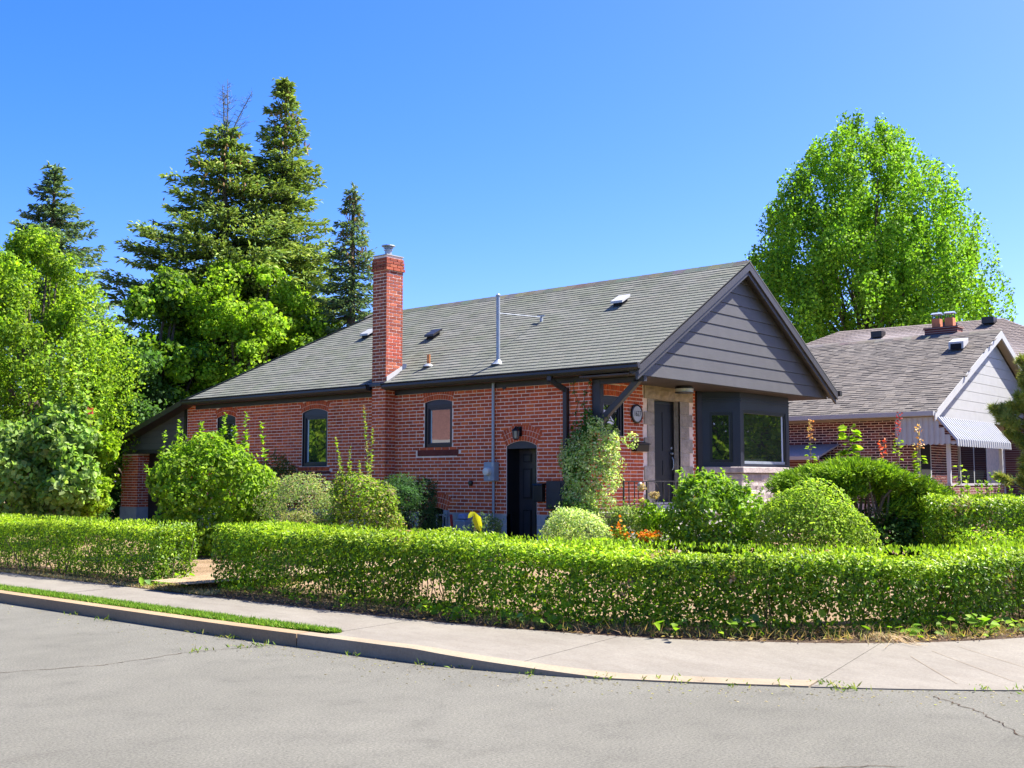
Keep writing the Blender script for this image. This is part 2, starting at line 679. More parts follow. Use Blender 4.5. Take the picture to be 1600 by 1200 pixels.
for (ka, aa), (kb, ab) in (((9.75, .66), (10.30, .10)), ((9.9, .78), (10.75, .14)), ((10.15, .86), (11.15, .18))):
    b = MB()
    pts = [on_pave(ka + (kb - ka) * i / 12, aa + (ab - aa) * i / 12) for i in range(13)]
    for p, q in zip(pts[:-1], pts[1:]):
        d = (q - p).normalized()
        n_ = Vector((-d.y, d.x, 0)) * .003
        b.face([p - n_, q - n_, q + n_, p + n_], M['kerb_grey'])
    b.obj('score_line', pavement)
pave_strip('verge_soil', .0, 4.85, .12, .30, M['soil'], None, 'structure', zo=-.012)

# soil bed under the hedge and the dry lawn around the house
ks = np.arange(0, 18.01, .1)
inn = resample(INNER, ks)
b = MB()
for i in range(len(inn) - 1):
    p, q = inn[i], inn[i + 1]
    np_, nq = ((Vector((1.0, .0)) if p.y > -5 else (Vector((1, .8)).normalized() if p.y > -9.3 else Vector((0, 1)))) for p in (inn[i], inn[i + 1]))
    o1, o2 = p + np_ * .95, q + nq * .95
    b.face([(p.x, p.y, .148), (q.x, q.y, .148), (o2.x, o2.y, .165), (o1.x, o1.y, .165)], M['soil'])
b.obj('soil_bed', None, 'structure')
b = MB()
YP = [(-7.75, 90), (-7.75, -3), (-7.6, -5), (-7.0, -6.6), (-6.2, -7.8), (-5.0, -8.6), (-3.5, -9.0), (0, -9.1), (120, -9.1)]
for i in range(len(YP) - 1):
    (x0, y0), (x1, y1) = YP[i], YP[i + 1]
    b.face([(x0, y0, .158), (x1, y1, .158), (max(x1, -.6) if y1 < -1 else -.6, max(y1, -.9) if x1 > -6 else y1, .27), (max(x0, -.6) if y0 < -1 else -.6, max(y0, -.9) if x0 > -6 else y0, .27)], M['yard'])
b.face([(-.6, -.9, .27), (120, -.9, .27), (120, 90, .27), (-.6, 90, .27)], M['yard'])
b.obj('lawn', None, 'structure')
sheet('garden_path', [(-8.34, .45), (-8.34, 1.3), (-6.9, 1.55), (-2.2, 1.9), (-1.0, 2.3), (-1.0, 1.5), (-2.0, 1.1), (-6.9, .35)], .28, M['path'])

# cracks in the road, proud by 4 mm
rr = random.Random(5)


def crack(pts, w):
    b = MB()
    P = []
    for i in range(len(pts) - 1):
        n = 14
        for k in range(n):
            t = k / n
            P.append((pts[i][0] + (pts[i + 1][0] - pts[i][0]) * t + rr.uniform(-.02, .02), pts[i][1] + (pts[i + 1][1] - pts[i][1]) * t + rr.uniform(-.02, .02)))
    P.append(pts[-1])
    for i in range(len(P) - 1):
        (x0, y0), (x1, y1) = P[i], P[i + 1]
        d = Vector((x1 - x0, y1 - y0)).normalized()
        s0 = w * rr.uniform(.3, 1)
        b.face([(x0 - d.y * s0, y0 + d.x * s0, .004), (x1 - d.y * s0, y1 + d.x * s0, .004), (x1 + d.y * s0, y1 - d.x * s0, .004), (x0 + d.y * s0, y0 - d.x * s0, .004)], M['soil'])
    b.obj('crack', road)


crack([(-9.74, -3.3), (-10.5, -3.05), (-11.5, -3.1), (-12.6, -2.7)], .008)
crack([(-12.6, -2.7), (-14, -2.5), (-16, -2.9), (-18.5, -2.6)], .007)
crack([(-10.3, -9.9), (-11.0, -9.2), (-11.6, -9.15)], .006)
crack([(-8.1, -9.25), (-8.45, -9.7), (-8.75, -9.95), (-9.3, -10.35)], .007)


# ------------------------------------------------------------------ brick laying
RB = random.Random(11)
COURSE, BL, BH, JT = .0722, .2045, .0572, .0148
Z0 = .975
BRICKC = [(0.5542, 0.0991, 0.0338), (0.4828, 0.0886, 0.0315), (0.5987, 0.1138, 0.0371), (0.4382, 0.0817, 0.0301), (0.6433, 0.1361, 0.0401), (0.5185, 0.0938, 0.0352)]


def arch_z(op, y):
    """underside height of an opening at position y along its wall"""
    y0, y1, z0, zs, rise = op[:5]
    c, h = (y0 + y1) / 2, (y1 - y0) / 2
    t = min(1, abs(y - c) / h)
    return zs + rise * (1 - t * t)


def wall_sheet(u0, u1, z0, z1, ops, place, mat, parent, name):
    b = MB()
    br = sorted({u0, u1, *[e for o in ops for e in (o[0], o[1]) if u0 < e < u1]})
    for i in range(len(br) - 1):
        a, c = br[i], br[i + 1]
        mid = (a + c) / 2
        cov = [o for o in ops if o[0] < mid < o[1]]
        n = 8 if cov else 1
        for k in range(n):
            p, q = a + (c - a) * k / n, a + (c - a) * (k + 1) / n
            spans = [(z0, z0)]
            cuts = sorted([(o[2], arch_z(o, p), arch_z(o, q)) for o in cov])
            lo = (z0, z0)
            for zb, tp, tq in cuts:
                if zb > lo[0] + 1e-4:
                    b.face([place(p, lo[0], 0), place(q, lo[1], 0), place(q, zb, 0), place(p, zb, 0)], mat)
                lo = (tp, tq)
            if z1 > lo[0] + 1e-4:
                b.face([place(p, lo[0], 0), place(q, lo[1], 0), place(q, z1, 0), place(p, z1, 0)], mat)
    return b.obj(name, parent)


def lay(u0, u1, z0, nc, ops, shift=0.0, extra=None):
    """running bond; returns (u_a, u_b, z) of every visible brick. ops carry the arch rings to keep clear of"""
    out = []
    for i in range(nc):
        z = z0 + i * COURSE
        zm = z + BH / 2
        off = ((i % 2) * .5 * (BL + JT) + shift) % (BL + JT)
        header = (i % 6 == 4)
        u = u0 - off
        k = 0
        while u < u1:
            w = BL if not (header and k % 3 == 1) else (BL - JT) / 2
            segs = [(max(u, u0), min(u + w, u1))]
            for o in ops:
                y0, y1, zb, zs, rise, rings = o[:6]
                ext = .03 + .022 * rings
                segs2 = []
                for a, c in segs:
                    m0 = (a + c) / 2
                    lo, hi = y0, y1
                    top = zs + rise + rings * .108 + .004 if rings else zs + rise
                    if rings and zm > zs - .02:
                        cc, hh = (y0 + y1) / 2, (y1 - y0) / 2 + ext * ((zm - zs) / (rings * .108) if zm > zs else 0)
                        lo, hi = cc - hh, cc + hh
                        # top of the outer ring sinks towards the sides
                        def topat(y):
                            t = min(1, abs(y - cc) / max(hh, .01))
                            return top - rise * t * t
                        if zm + .02 > topat(min(max(m0, lo), hi)):
                            segs2.append((a, c))
                            continue
                    if zm < zb - .01 or zm > top:
                        segs2.append((a, c))
                        continue
                    lo -= JT
                    hi += JT
                    if c <= lo or a >= hi:
                        segs2.append((a, c))
                        continue
                    if a < lo:
                        segs2.append((a, lo))
                    if c > hi:
                        segs2.append((hi, c))
                segs = segs2
            for a, c in segs:
                if c - a > .028:
                    out.append((a, c, z))
            u += w + JT
            k += 1
    return out


def arch_bricks(b, op, place, mat, proud=.007):
    y0, y1, zb, zs, rise, rings = op[:6]
    c, h = (y0 + y1) / 2, (y1 - y0) / 2
    if rise < .01:
        rise = .01
    rad = (h * h + rise * rise) / (2 * rise)
    cz = zs + rise - rad
    ang = math.asin(min(1, (h + .012) / rad))
    for ring in range(rings):
        r0 = rad + .006 + ring * .108
        r1 = r0 + .098
        n = max(5, int(round(2 * ang * (r0 + .05) / .0722)))
        for i in range(n):
            a0 = -ang + 2 * ang * (i + .09) / n
            a1 = -ang + 2 * ang * (i + .91) / n
            t = RB.choice(BRICKC)
            t = tuple(x * k_ for k_ in (RB.uniform(.9, 1.1),) for x in t)
            pts = []
            for r_, a_ in ((r0, a0), (r0, a1), (r1, a1), (r1, a0)):
                pts.append((c + r_ * math.sin(a_), cz + r_ * math.cos(a_)))
            p = proud + RB.uniform(-.001, .002)
            f = [place(u, z, p) for u, z in pts]
            k = [place(u, z, -.01) for u, z in pts]
            b.add(f + k, [(0, 1, 2, 3), (0, 4, 5, 1), (1, 5, 6, 2), (2, 6, 7, 3), (3, 7, 4, 0)], mat, t)


def brick_to(b, a, c, z, place, mat, h=BH, proud=None, tint=None, back=-.012):
    p = RB.uniform(.0045, .0085) if proud is None else proud
    t = tint or tuple(x * k_ for k_ in (RB.uniform(.9, 1.1),) for x in RB.choice(BRICKC))
    e = .0025
    f = [place(a + e, z + e, p), place(c - e, z + e, p), place(c - e, z + h - e, p), place(a + e, z + h - e, p)]
    m_ = [place(a, z, p - .004), place(c, z, p - .004), place(c, z + h, p - .004), place(a, z + h, p - .004)]
    k = [place(a, z, back), place(c, z, back), place(c, z + h, back), place(a, z + h, back)]
    fs = [(0, 1, 2, 3)]
    for i in range(4):
        j = (i + 1) % 4
        fs += [(i, 4 + i, 4 + j, j), (4 + i, 8 + i, 8 + j, 4 + j)]
    b.add(f + m_ + k, fs, mat, t)


# six brick meshes shared by the bricks that are objects of their own (unit: front face in the x-z plane, proud towards -y)
UNIT = []
for i, t in enumerate(BRICKC):
    b = MB()
    brick_to(b, 0, 1, 0, lambda u, z, p: (u, -p, z), M['brick'], h=BH, proud=.0065, tint=t)
    UNIT.append(b.mesh('brick'))


# ------------------------------------------------------------------ the main house
house = thing('brick_bungalow', 'red brick bungalow with dark gabled front and tall side chimney at the street corner', 'house')
side = lambda u, z, p: (-p, u, z)          # side wall, x = 0, proud towards -x
front = lambda u, z, p: (u, -p, z)         # front wall, y = 0, proud towards -y

#        u0     u1     zb    zs     rise  rings
W1 = (7.59, 8.50, 1.965, 3.235, .085, 2)
W2 = (3.59, 4.39, 2.33, 3.290, .055, 2)
W0 = (11.18, 11.95, 2.05, 3.235, .075, 2)
DR = (1.305, 2.075, .20, 2.325, .092, 3)
BW = (3.72, 4.56, .30, 1.005, .075, 3)
FW = (.33, 1.085, 2.50, 3.255, .015, 2)
SIDEOPS = [W1, W2, W0, DR, BW]
DOORST = (1.78, 3.66, .2, 3.56, 0, 0)
ZT = 3.66
swall = wall_sheet(0, 13.33, .95, ZT, SIDEOPS, side, M['mortar'], house, 'side_wall')
fwall = wall_sheet(0, 3.95, .6, ZT, [FW, (2.14, 3.11, .6, 3.285, 0, 0)], front, M['mortar'], house, 'front_wall')
side_b = lay(-.006, 13.30, Z0 + .006, 37, SIDEOPS, .05)
# stained sill courses sit in these bands
side_b = [x for x in side_b if not (3.38 < (x[0] + x[1]) / 2 < 4.62 and 2.14 < x[2] + .03 < 2.30) and not (7.45 < (x[0] + x[1]) / 2 < 8.66 and 1.79 < x[2] + .03 < 1.955)]
front_b = lay(.012, 3.74, Z0 + .006, 36, [FW, DOORST], .12)
front_b += [x for x in lay(3.64, 3.75, Z0 + .006, 36, [], .07)]
front_b = [x for x in front_b if not (x[0] < 3.66 and x[1] > 3.65 and False)]
C0 = Vector(cam.location)
cand = []
for kind_, L_ in (('s', side_b), ('f', front_b)):
    for (a, c, z) in L_:
        m_ = (a + c) / 2
        p = Vector((0, m_, z)) if kind_ == 's' else Vector((m_, 0, z))
        d = (p - C0).length
        if z < 1.0:
            d += 4
        cand.append((d / max(.3, (c - a) / BL) ** .5, kind_, a, c, z))
cand.sort()
rest_s, rest_f = MB(), MB()
for i, (d, kind_, a, c, z) in enumerate(cand):
    if i < 300:
        o = link('brick', UNIT[RB.randrange(6)], swall if kind_ == 's' else fwall)
        pr = RB.uniform(-.0015, .002)
        o.scale = (c - a, 1, 1)
        if kind_ == 's':
            o.location = (-pr, c, z)
            o.rotation_euler = (0, 0, R(-90))
        else:
            o.location = (a, -pr, z)
    else:
        brick_to(rest_s if kind_ == 's' else rest_f, a, c, z, side if kind_ == 's' else front, M['brick'])
for op in SIDEOPS:
    arch_bricks(rest_s, op, side, M['brick'])
arch_bricks(rest_f, FW, front, M['brick'])
# rowlock sill and stained sill bands
u = 7.50
while u < 8.60:
    brick_to(rest_s, u, u + .062, 1.868, side, M['brick'], h=.088, proud=.02)
    u += .0722
u = 3.40
for i, w in enumerate((.25, .38, .32, .24)):
    brick_to(rest_s, u, u + w, 2.155, side, M['brick'], h=.128, proud=.014, tint=(.15, .036, .026))
    u += w + .003
u = 7.46
for i, w in enumerate((.30, .34, .29, .26)):
    brick_to(rest_s, u, u + w, 1.790, side, M['brick'], h=.066, proud=.014, tint=(.13, .035, .028))
    u += w + .003
# header ends that close the front-left corner
for i in range(37):
    z = Z0 + .006 + i * COURSE
rest_s.obj('bricks', swall, 'stuff')
rest_f.obj('bricks', fwall, 'stuff')

# concrete block foundation
b = MB()
for (a, c) in ((0.0, 1.305), (2.075, 3.70), (4.56, 13.33)):
    u = a
    while u < c - .01:
        e = min(c, u + .4)
        for k in range(4):
            zt = Z0 - .002 - k * .2
            b.box((-.004 - RB.uniform(0, .002), u + .003, zt - .194), (.12, e - .003, zt), M['concrete'])
        u = e
b.box((.004, 0.003, .1), (.11, 1.305, .97), M['mortar'])
b.box((.004, 2.075, .1), (.11, 3.70, .97), M['mortar'])
b.box((.004, 4.56, .1), (.11, 13.3, .97), M['mortar'])
b.box((0.14, .002, .1), (7.5, .12, .62), M['concrete'])
b.obj('foundation', house)
# walls that the photo does not show
b = MB()
b.face([(7.5, 0, .1), (7.5, 13.33, .1), (7.5, 13.33, ZT), (7.5, 0, ZT)], M['brickwall'])
b.face([(0, 13.33, .1), (7.5, 13.33, .1), (7.5, 13.33, ZT), (0, 13.33, ZT)], M['brickwall'])
b.face([(3.95, 0, .1), (7.5, 0, .1), (7.5, 0, 1.8), (3.95, 0, 1.8)], M['brickwall'])
b.obj('rear_wall', house)
b = MB()
b.face([(.3, .3, .3), (7.4, .3, .3), (7.4, 13, .3), (.3, 13, .3)], M['dark'])
b.box((.45, .45, .3), (.5, 13, 3.5), M['dark'])
b.box((.5, .45, .3), (7.3, .5, 3.5), M['dark'])
b.obj('interior_partition', house)


def frame_rect(b, place, u0, u1, z0, z1, w, d0, d1, mat):
    """four bars; d0 > d1 are distances proud of the wall"""
    def bx(a, c, e, f):
        pts = [place(a, e, d0), place(c, e, d0), place(c, f, d0), place(a, f, d0)]
        k = [place(a, e, d1), place(c, e, d1), place(c, f, d1), place(a, f, d1)]
        b.add(pts + k, [(0, 1, 2, 3), (4, 7, 6, 5), (0, 4, 5, 1), (1, 5, 6, 2), (2, 6, 7, 3), (3, 7, 4, 0)], mat)
    bx(u0, u0 + w, z0, z1)
    bx(u1 - w, u1, z0, z1)
    bx(u0 + w, u1 - w, z0, z0 + w)
    bx(u0 + w, u1 - w, z1 - w, z1)


def reveal(b, place, op, depth, mat):
    y0, y1, zb, zs, rise = op[:5]
    n = 10
    us = [y0 + (y1 - y0) * i / n for i in range(n + 1)]
    tops = [arch_z(op, u) for u in us]
    for i in range(n):
        b.face([place(us[i], tops[i], .0), place(us[i + 1], tops[i + 1], .0), place(us[i + 1], tops[i + 1], -depth), place(us[i], tops[i], -depth)], mat)
    for u, t in ((y0, zs), (y1, zs)):
        b.face([place(u, zb, .0), place(u, t, .0), place(u, t, -depth), place(u, zb, -depth)], mat)
    b.face([place(y0, zb, .0), place(y1, zb, .0), place(y1, zb, -depth), place(y0, zb, -depth)], mat)


def arch_infill(b, place, op, zlow, d, mat):
    """panel that fills the curved head above a square frame"""
    y0, y1, zb, zs, rise = op[:5]
    n = 10
    us = [y0 + (y1 - y0) * i / n for i in range(n + 1)]
    for i in range(n):
        b.face([place(us[i], zlow, d), place(us[i + 1], zlow, d), place(us[i + 1], arch_z(op, us[i + 1]), d), place(us[i], arch_z(op, us[i]), d)], mat)


def window(op, place, name='window', blind=None, glass='glass'):
    y0, y1, zb, zs, rise = op[:5]
    b = MB()
    reveal(b, place, op, .10, M['black'])
    arch_infill(b, place, op, zs - .05, -.03, M['navy'])
    frame_rect(b, place, y0 + .001, y1 - .001, zb + .001, zs - .05, .075, -.03, -.11, M['black'])
    w = b.obj('window', house)
    b = MB()
    frame_rect(b, place, y0 + .077, y1 - .077, zb + .077, zs - .127, .03, -.05, -.10, M['navy'])
    b.obj('sash', w)
    b = MB()
    b.face([place(y0 + .107, zb + .107, -.075), place(y1 - .107, zb + .107, -.075), place(y1 - .107, zs - .157, -.075), place(y0 + .107, zs - .157, -.075)], M[glass])
    b.obj('pane', w)
    if blind:
        b = MB()
        frame_u = y1 - .107
        b.face([place(frame_u - blind, zb + .11, -.072), place(frame_u, zb + .11, -.072), place(frame_u, zs - .16, -.072), place(frame_u - blind, zs - .16, -.072)], M['curtain'])
        b.obj('blind_edge', w)
    return w


window(W1, side, blind=.05)
window(W2, side, blind=.035)
window(W0, side)
window(FW, front)
# basement window well in the dark arch
b = MB()
reveal(b, side, BW, .30, M['black'])
y0, y1 = BW[0], BW[1]
arch_infill(b, side, BW, .30, -.29, M['dark'])
frame_rect(b, side, y0 + .3, y0 + .52, .42, .93, .03, -.20, -.24, M['metergrey'])
b.obj('basement_window', house)

# side door in its deep reveal
b = MB()
reveal(b, side, DR, .40, M['black'])
arch_infill(b, side, DR, 2.27, -.02, M['navy'])
b.box((.36, 1.305, 2.27), (.40, 2.075, 2.42), M['black'])
dr = b.obj('side_door', house)
b = MB()
b.box((.38, 1.31, .25), (.42, 2.07, 2.27), M['blackdoor'])
b.obj('door_leaf', dr)
b = MB()
for (za, zb_) in ((2.0, 2.17), (1.28, 1.88), (.42, 1.06)):
    for (ya, yb) in ((1.42, 1.64), (1.74, 1.96)):
        b.box((.362, ya, za), (.378, yb, zb_), M['black'])
        b.prism([(.362, ya + .03, za + .03), (.362, yb - .03, za + .03), (.362, yb - .03, zb_ - .03), (.362, ya + .03, zb_ - .03)], (-.009, 0, 0), M['blackdoor'])
b.obj('door_panel', dr)

# front door with its stone surround
b = MB()
for u in (2.14, 3.11):
    b.face([(u, -.02, .9), (u, .16, .9), (u, .16, 3.285), (u, -.02, 3.285)], M['stone'], (.36, .31, .26))
b.face([(2.14, -.02, 3.285), (3.11, -.02, 3.285), (3.11, .16, 3.285), (2.14, .16, 3.285)], M['stone'], (.30, .25, .20))
b.box((2.141, .13, 1.20), (2.20, .17, 3.284), M['black'])
b.box((3.05, .13, 1.20), (3.109, .17, 3.284), M['black'])
b.box((2.20, .13, 3.22), (3.05, .17, 3.284), M['black'])
b.box((2.141, -.06, .9), (3.109, .17, 1.198), M['porch'])
fd = b.obj('front_door', house)
b = MB()
b.box((2.2, .14, 1.20), (3.05, .19, 3.22), M['doorblue'])
b.obj('door_leaf', fd)
b = MB()
for (za, zb_) in ((1.35, 1.62), (1.75, 2.05), (2.25, 3.05)):
    for (xa, xb) in ((2.29, 2.58), (2.67, 2.96)):
        b.box((xa, .13, za), (xb, .139, zb_), M['doorblue'])
b.obj('door_panel', fd)
b = MB()
b.tube([(2.98, .13, 2.20), (2.98, .08, 2.20)], .02, M['galv'])
b.tube([(2.98, .10, 2.12), (2.98, .07, 2.05), (2.98, .07, 1.92), (2.98, .10, 1.86)], .012, M['galv'])
b.lathe([(.026, 0), (.026, -.02)], (2.98, .13, 2.31), M['galv'], 12, 'y')
b.obj('handle', fd)
sur = MB()
sur.box((1.79, -.012, 1.0), (1.80, 0, 1.01), M['mortar'])
surround = sur.obj('door_surround', house)
z = 3.285
rs = random.Random(3)


def stone_block(x0, x1, y0, y1, z0, z1, parent, rough=.012, seed=0, col=(.36, .30, .235)):
    """rock-faced block: gridded front with uneven relief"""
    q = random.Random(seed)
    nx, nz = max(2, int((x1 - x0) / .09)), max(2, int((z1 - z0) / .08))
    b = MB()
    vs = []
    for j in range(nz + 1):
        for i in range(nx + 1):
            edge = i in (0, nx) or j in (0, nz)
            vs.append((x0 + (x1 - x0) * i / nx, y0 - (0 if edge else q.uniform(.2, 1) * rough), z0 + (z1 - z0) * j / nz))
    n = len(vs)
    vs += [(x0, y1, z0), (x1, y1, z0), (x1, y1, z1), (x0, y1, z1)]
    fs = []
    w = nx + 1
    for j in range(nz):
        for i in range(nx):
            fs.append((j * w + i, j * w + i + 1, (j + 1) * w + i + 1, (j + 1) * w + i))
    bl, brr, tl, tr = 0, nx, nz * w, nz * w + nx
    fs += [tuple(range(0, nx + 1))[::-1] + (n, n + 1), tuple(range(tl, tr + 1)) + (n + 2, n + 3),
           tuple(i * w for i in range(nz + 1)) + (n + 3, n), tuple(i * w + nx for i in range(nz, -1, -1)) + (n + 1, n + 2)]
    k = q.uniform(.85, 1.12)
    b.add(vs, fs, M['stone'], tuple(c * k for c in col))
    return b.obj('stone_block', parent)


stone_block(1.79, 2.36, -.03, .02, 3.288, 3.56, surround, .03, 1, (.34, .26, .175))
stone_block(2.363, 2.90, -.03, .02, 3.288, 3.56, surround, .03, 2, (.34, .26, .175))
stone_block(2.903, 3.62, -.03, .02, 3.288, 3.56, surround, .03, 3, (.34, .26, .175))
zz_ = [3.285, 3.02, 2.76, 2.50, 2.21, 1.93, 1.64, 1.36, 1.08, .8]
for i in range(9):
    wide = i % 2 == 1
    stone_block(1.785 if wide else 1.91, 2.14, -.022, .02, zz_[i + 1] + .004, zz_[i] - .003, surround, .008, 10 + i)
    stone_block(3.11, 3.60 if wide else 3.47, -.022, .02, zz_[i + 1] + .004, zz_[i] - .003, surround, .008, 30 + i)

# porch slab
b = MB()
b.box((-.05, -.80, .2), (3.75, -.002, .97), M['concrete'])
b.box((-.09, -.86, .972), (3.75, -.002, 1.055), M['porch'])
b.obj('porch_slab', house, bevel=.008)

# porch overhang: soffit, gable siding, rakes
b = MB()
b.box((-.34, -1.114, 3.545), (7.84, .0, 3.575), M['soffit'])
b.obj('porch_soffit', house)
RS = (6.20 - 3.75) / 4.1          # roof slope
EY = -1.36
gs = MB()
gs.prism([(-.30, -1.115, 3.576), (7.80, -1.115, 3.576), (3.75, -1.115, 6.02)], (0, .06, 0), M['black'])
gable = gs.obj('gable_wall', house)
nb = 10
hb = 2.44 / nb
for i in range(nb):
    za, zb_ = 3.556 + i * hb, 3.556 + (i + 1) * hb - .010
    xa0 = -.28 + max(0, (za - 3.60)) / RS
    xa1 = -.28 + max(0, (zb_ - 3.60)) / RS
    b = MB()
    lo = [(xa0, za), (7.5 - xa0, za), (7.5 - xa1, zb_), (xa1, zb_)]
    if i == nb - 1:
        lo = [(xa0, za), (7.5 - xa0, za), (3.75, min(zb_ + .05, 6.0))]
    yf = -1.116
    pts = [(x, yf - (.020 if k < 2 else .006), z) for k, (x, z) in enumerate(lo)]
    bk = [(x, yf, z) for x, z in lo]
    n = len(lo)
    b.add(pts + bk, [tuple(range(n))] + [(k, k + n, (k + 1) % n + n, (k + 1) % n) for k in range(n)], M['siding'])
    b.obj('siding_board', gable)


def rake(x0, z0, x1, z1, ya, yb, h, mat, name):
    b = MB()
    b.prism([(x0, ya, z0), (x1, ya, z1), (x1, ya, z1 - h), (x0, ya, z0 - h)], (0, yb - ya, 0), mat)
    return b.obj(name, house)


zt0 = 3.75 - .03
for s in (1, -1):
    X = lambda x: 3.75 + s * (x - 3.75)
    rake(X(-.38), zt0 - .02, 3.75, 6.17, -1.36, -1.325, .175, M['rake'], 'rake_board')
    rake(X(-.36), zt0 - .135, 3.75, 6.045, -1.323, -1.275, .150, M['rake'], 'rake_trim')
    # sloping soffit behind the rake
    rake(X(-.34), zt0 - .11, 3.75, 6.05, -1.274, -1.14, .05, M['trim'], 'rake_soffit')
    rake(X(-.36), zt0 - .06, 3.75, 6.12, -1.322, -.9, .04, M['roofdeck'], 'roof_edge')

# roof decks
YH0, YH1 = 12.9, 10.05
b = MB()
zE = 3.745
T = .05
A_, B_, C_, D_ = (-.36, EY, zE - .006), (3.75, EY, 6.195), (3.75, YH1, 6.195), (-.36, YH0, zE - .006)
b.prism([A_, B_, C_, D_], (0, 0, -T), M['roofdeck'])
A2, D2 = (7.86, EY, zE - .006), (7.86, YH0, zE - .006)
b.prism([A2, B_, C_, D2], (0, 0, -T), M['roofdeck'])
b.prism([D_, C_, D2], (0, 0, -T), M['roofdeck'])
# low garage roof continuing down from the hip end
b.prism([(-.40, 12.92, 3.70), (7.8, 12.92, 3.70), (7.8, 16.5, 2.66), (-.40, 16.5, 2.66)], (0, 0, -.04), M['roofdeck'])
roof = b.obj('roof', house)

# shingles: tabs in courses on the slope that faces the side street
SHC = [(0.1672, 0.1691, 0.1447), (0.1568, 0.1594, 0.1369), (0.1755, 0.1766, 0.1513), (0.1619, 0.167, 0.1397), (0.1485, 0.1506, 0.1292), (0.1713, 0.1691, 0.1431)]
SL = math.hypot(4.11, 6.195 - 3.74)
ux, uz = 4.11 / SL, (6.195 - 3.74) / SL


def shingle_mesh(w, e=.142, tk=.016):
    b = MB()
    ext = e * 1.12
    n = (-uz, 0, ux)
    def P(s, y, h):
        return (s * ux + n[0] * h, y, s * uz + n[2] * h)
    vs = [P(0, 0, tk), P(0, w, tk), P(ext, w, .0035), P(ext, 0, .0035), P(0, 0, -.001), P(0, w, -.001), P(ext, w, -.001), P(ext, 0, -.001)]
    b.add(vs, [(0, 3, 2, 1), (0, 1, 5, 4), (1, 2, 6, 5), (3, 0, 4, 7)], M['shingle'], (1, 1, 1))
    return b


EXP = .142
sh = []
row = 0
s = -.02
rsh = random.Random(21)
while s < SL - .03:
    x = -.36 + s * ux
    yend = YH0 - (YH0 - YH1) * (x + .36) / 4.11
    y = EY - .01 - rsh.uniform(0, .25)
    while y < yend:
        w = .305
        a, c = max(y, EY - .012), min(y + w, yend)
        if c - a > .03:
            sh.append((s, a, c))
        y += w
    s += EXP
    row += 1


def shpos(s):
    return (-.36 + s * ux, zE - .006 + s * uz)


shc = []
for (s, a, c) in sh:
    x, z = shpos(s)
    if 5.25 < (a + c) / 2 < 5.80 and x < .20:
        continue
    d = (Vector((x, (a + c) / 2, z)) - C0).length
    shc.append((d, s, a, c))
shc.sort()
UN = []
for t in SHC:
    b = shingle_mesh(1.0)
    b.t = [t] * len(b.f)
    UN.append(b.mesh('shingle'))
rest = MB()
for i, (d, s, a, c) in enumerate(shc):
    x, z = shpos(s)
    if i < 300:
        o = link('shingle', UN[rsh.randrange(6)], roof)
        o.location = (x, a, z)
        o.scale = (1, c - a - .004, 1)
    else:
        q = shingle_mesh(c - a - .004, tk=.016 + rsh.uniform(-.002, .003))
        t = tuple(v * k_ for k_ in (rsh.uniform(.92, 1.07),) for v in rsh.choice(SHC))
        rest.add([(v[0] + x, v[1] + a, v[2] + z) for v in q.v], q.f, M['shingle'], t)
# ridge and hip caps
y = EY
while y < YH1:
    rest.prism([(3.55, y, 6.09), (3.75, y, 6.213), (3.95, y, 6.09), (3.95, y, 6.08), (3.75, y, 6.20), (3.55, y, 6.08)], (0, .30, .004), M['shingle'], tuple(v * rsh.uniform(.45, .7) for v in rsh.choice(SHC)))
    y += .30
N = 24
for i in range(N):
    t0, t1 = i / N, (i + 1) / N + .01
    p = Vector((-.36, YH0, zE)).lerp(Vector((3.75, YH1, 6.2)), t0)
    q = Vector((-.36, YH0, zE)).lerp(Vector((3.75, YH1, 6.2)), t1)
    rest.bar(p + Vector((0, 0, .004)), q + Vector((0, 0, .010)), .22, .012, M['shingle'], tint=tuple(v * .8 for v in rsh.choice(SHC)))
rest.obj('shingles', roof, 'stuff')

# chimney
ch = MB()
CX0, CX1, CY0, CY1 = -.30, .20, 5.31, 5.75
ch.box((CX0 + .008, CY0 + .008, .2), (CX1 - .008, CY1 - .008, 6.585), M['mortar'])
chim = ch.obj('chimney', house)
cb = MB()
pl = {'w': lambda u, z, p: (CX0 + .008 - p, u, z), 's': lambda u, z, p: (u, CY0 + .008 - p, z), 'n': lambda u, z, p: (u, CY1 - .008 + p, z), 'e': lambda u, z, p: (CX1 - .008 + p, u, z)}
nC = 78
CHC = [(.36, .088, .045), (.30, .072, .038), (.42, .118, .058), (.25, .06, .034)]
for i in range(nC):
    z = .99 + i * COURSE
    if z > 6.53:
        break
    cor = 0
    if z > 6.24:
        cor = .022 if z < 6.46 else .012
        if 6.24 < z < 6.32:
            cor = .034
    for k, u0, u1 in (('w', CY0, CY1), ('s', CX0, CX1), ('n', CX0, CX1), ('e', CY0, CY1)):
        u = u0 - cor
        end = u1 + cor
        off = 0 if (i % 2 == 0) == (k in 'we') else 1
        first = (BL / 2 - .005) if off else BL
        while u < end - .02:
            w = first
            first = BL
            e = min(u + w, end)
            t = RB.choice(CHC if z > 3.6 else BRICKC)
            if 4.3 < z < 4.75 and k == 's':
                t = (.42, .085, .045)
            t = tuple(v * k_ for k_ in (RB.uniform(.86, 1.12),) for v in t)
            brick_to(cb, u, e, z, pl[k], M['brick'], proud=.006 + cor + RB.uniform(-.001, .002), tint=t, back=-.02)
            u = e + JT
cb.obj('bricks', chim, 'stuff')
b = MB()
b.prism([(CX0 - .01, CY0 - .01, 6.588), (CX1 + .01, CY0 - .01, 6.588), (CX1 + .01, CY1 + .01, 6.588), (CX0 - .01, CY1 + .01, 6.588)], (0, 0, .02), M['concrete'])
b.obj('chimney_cap', chim)
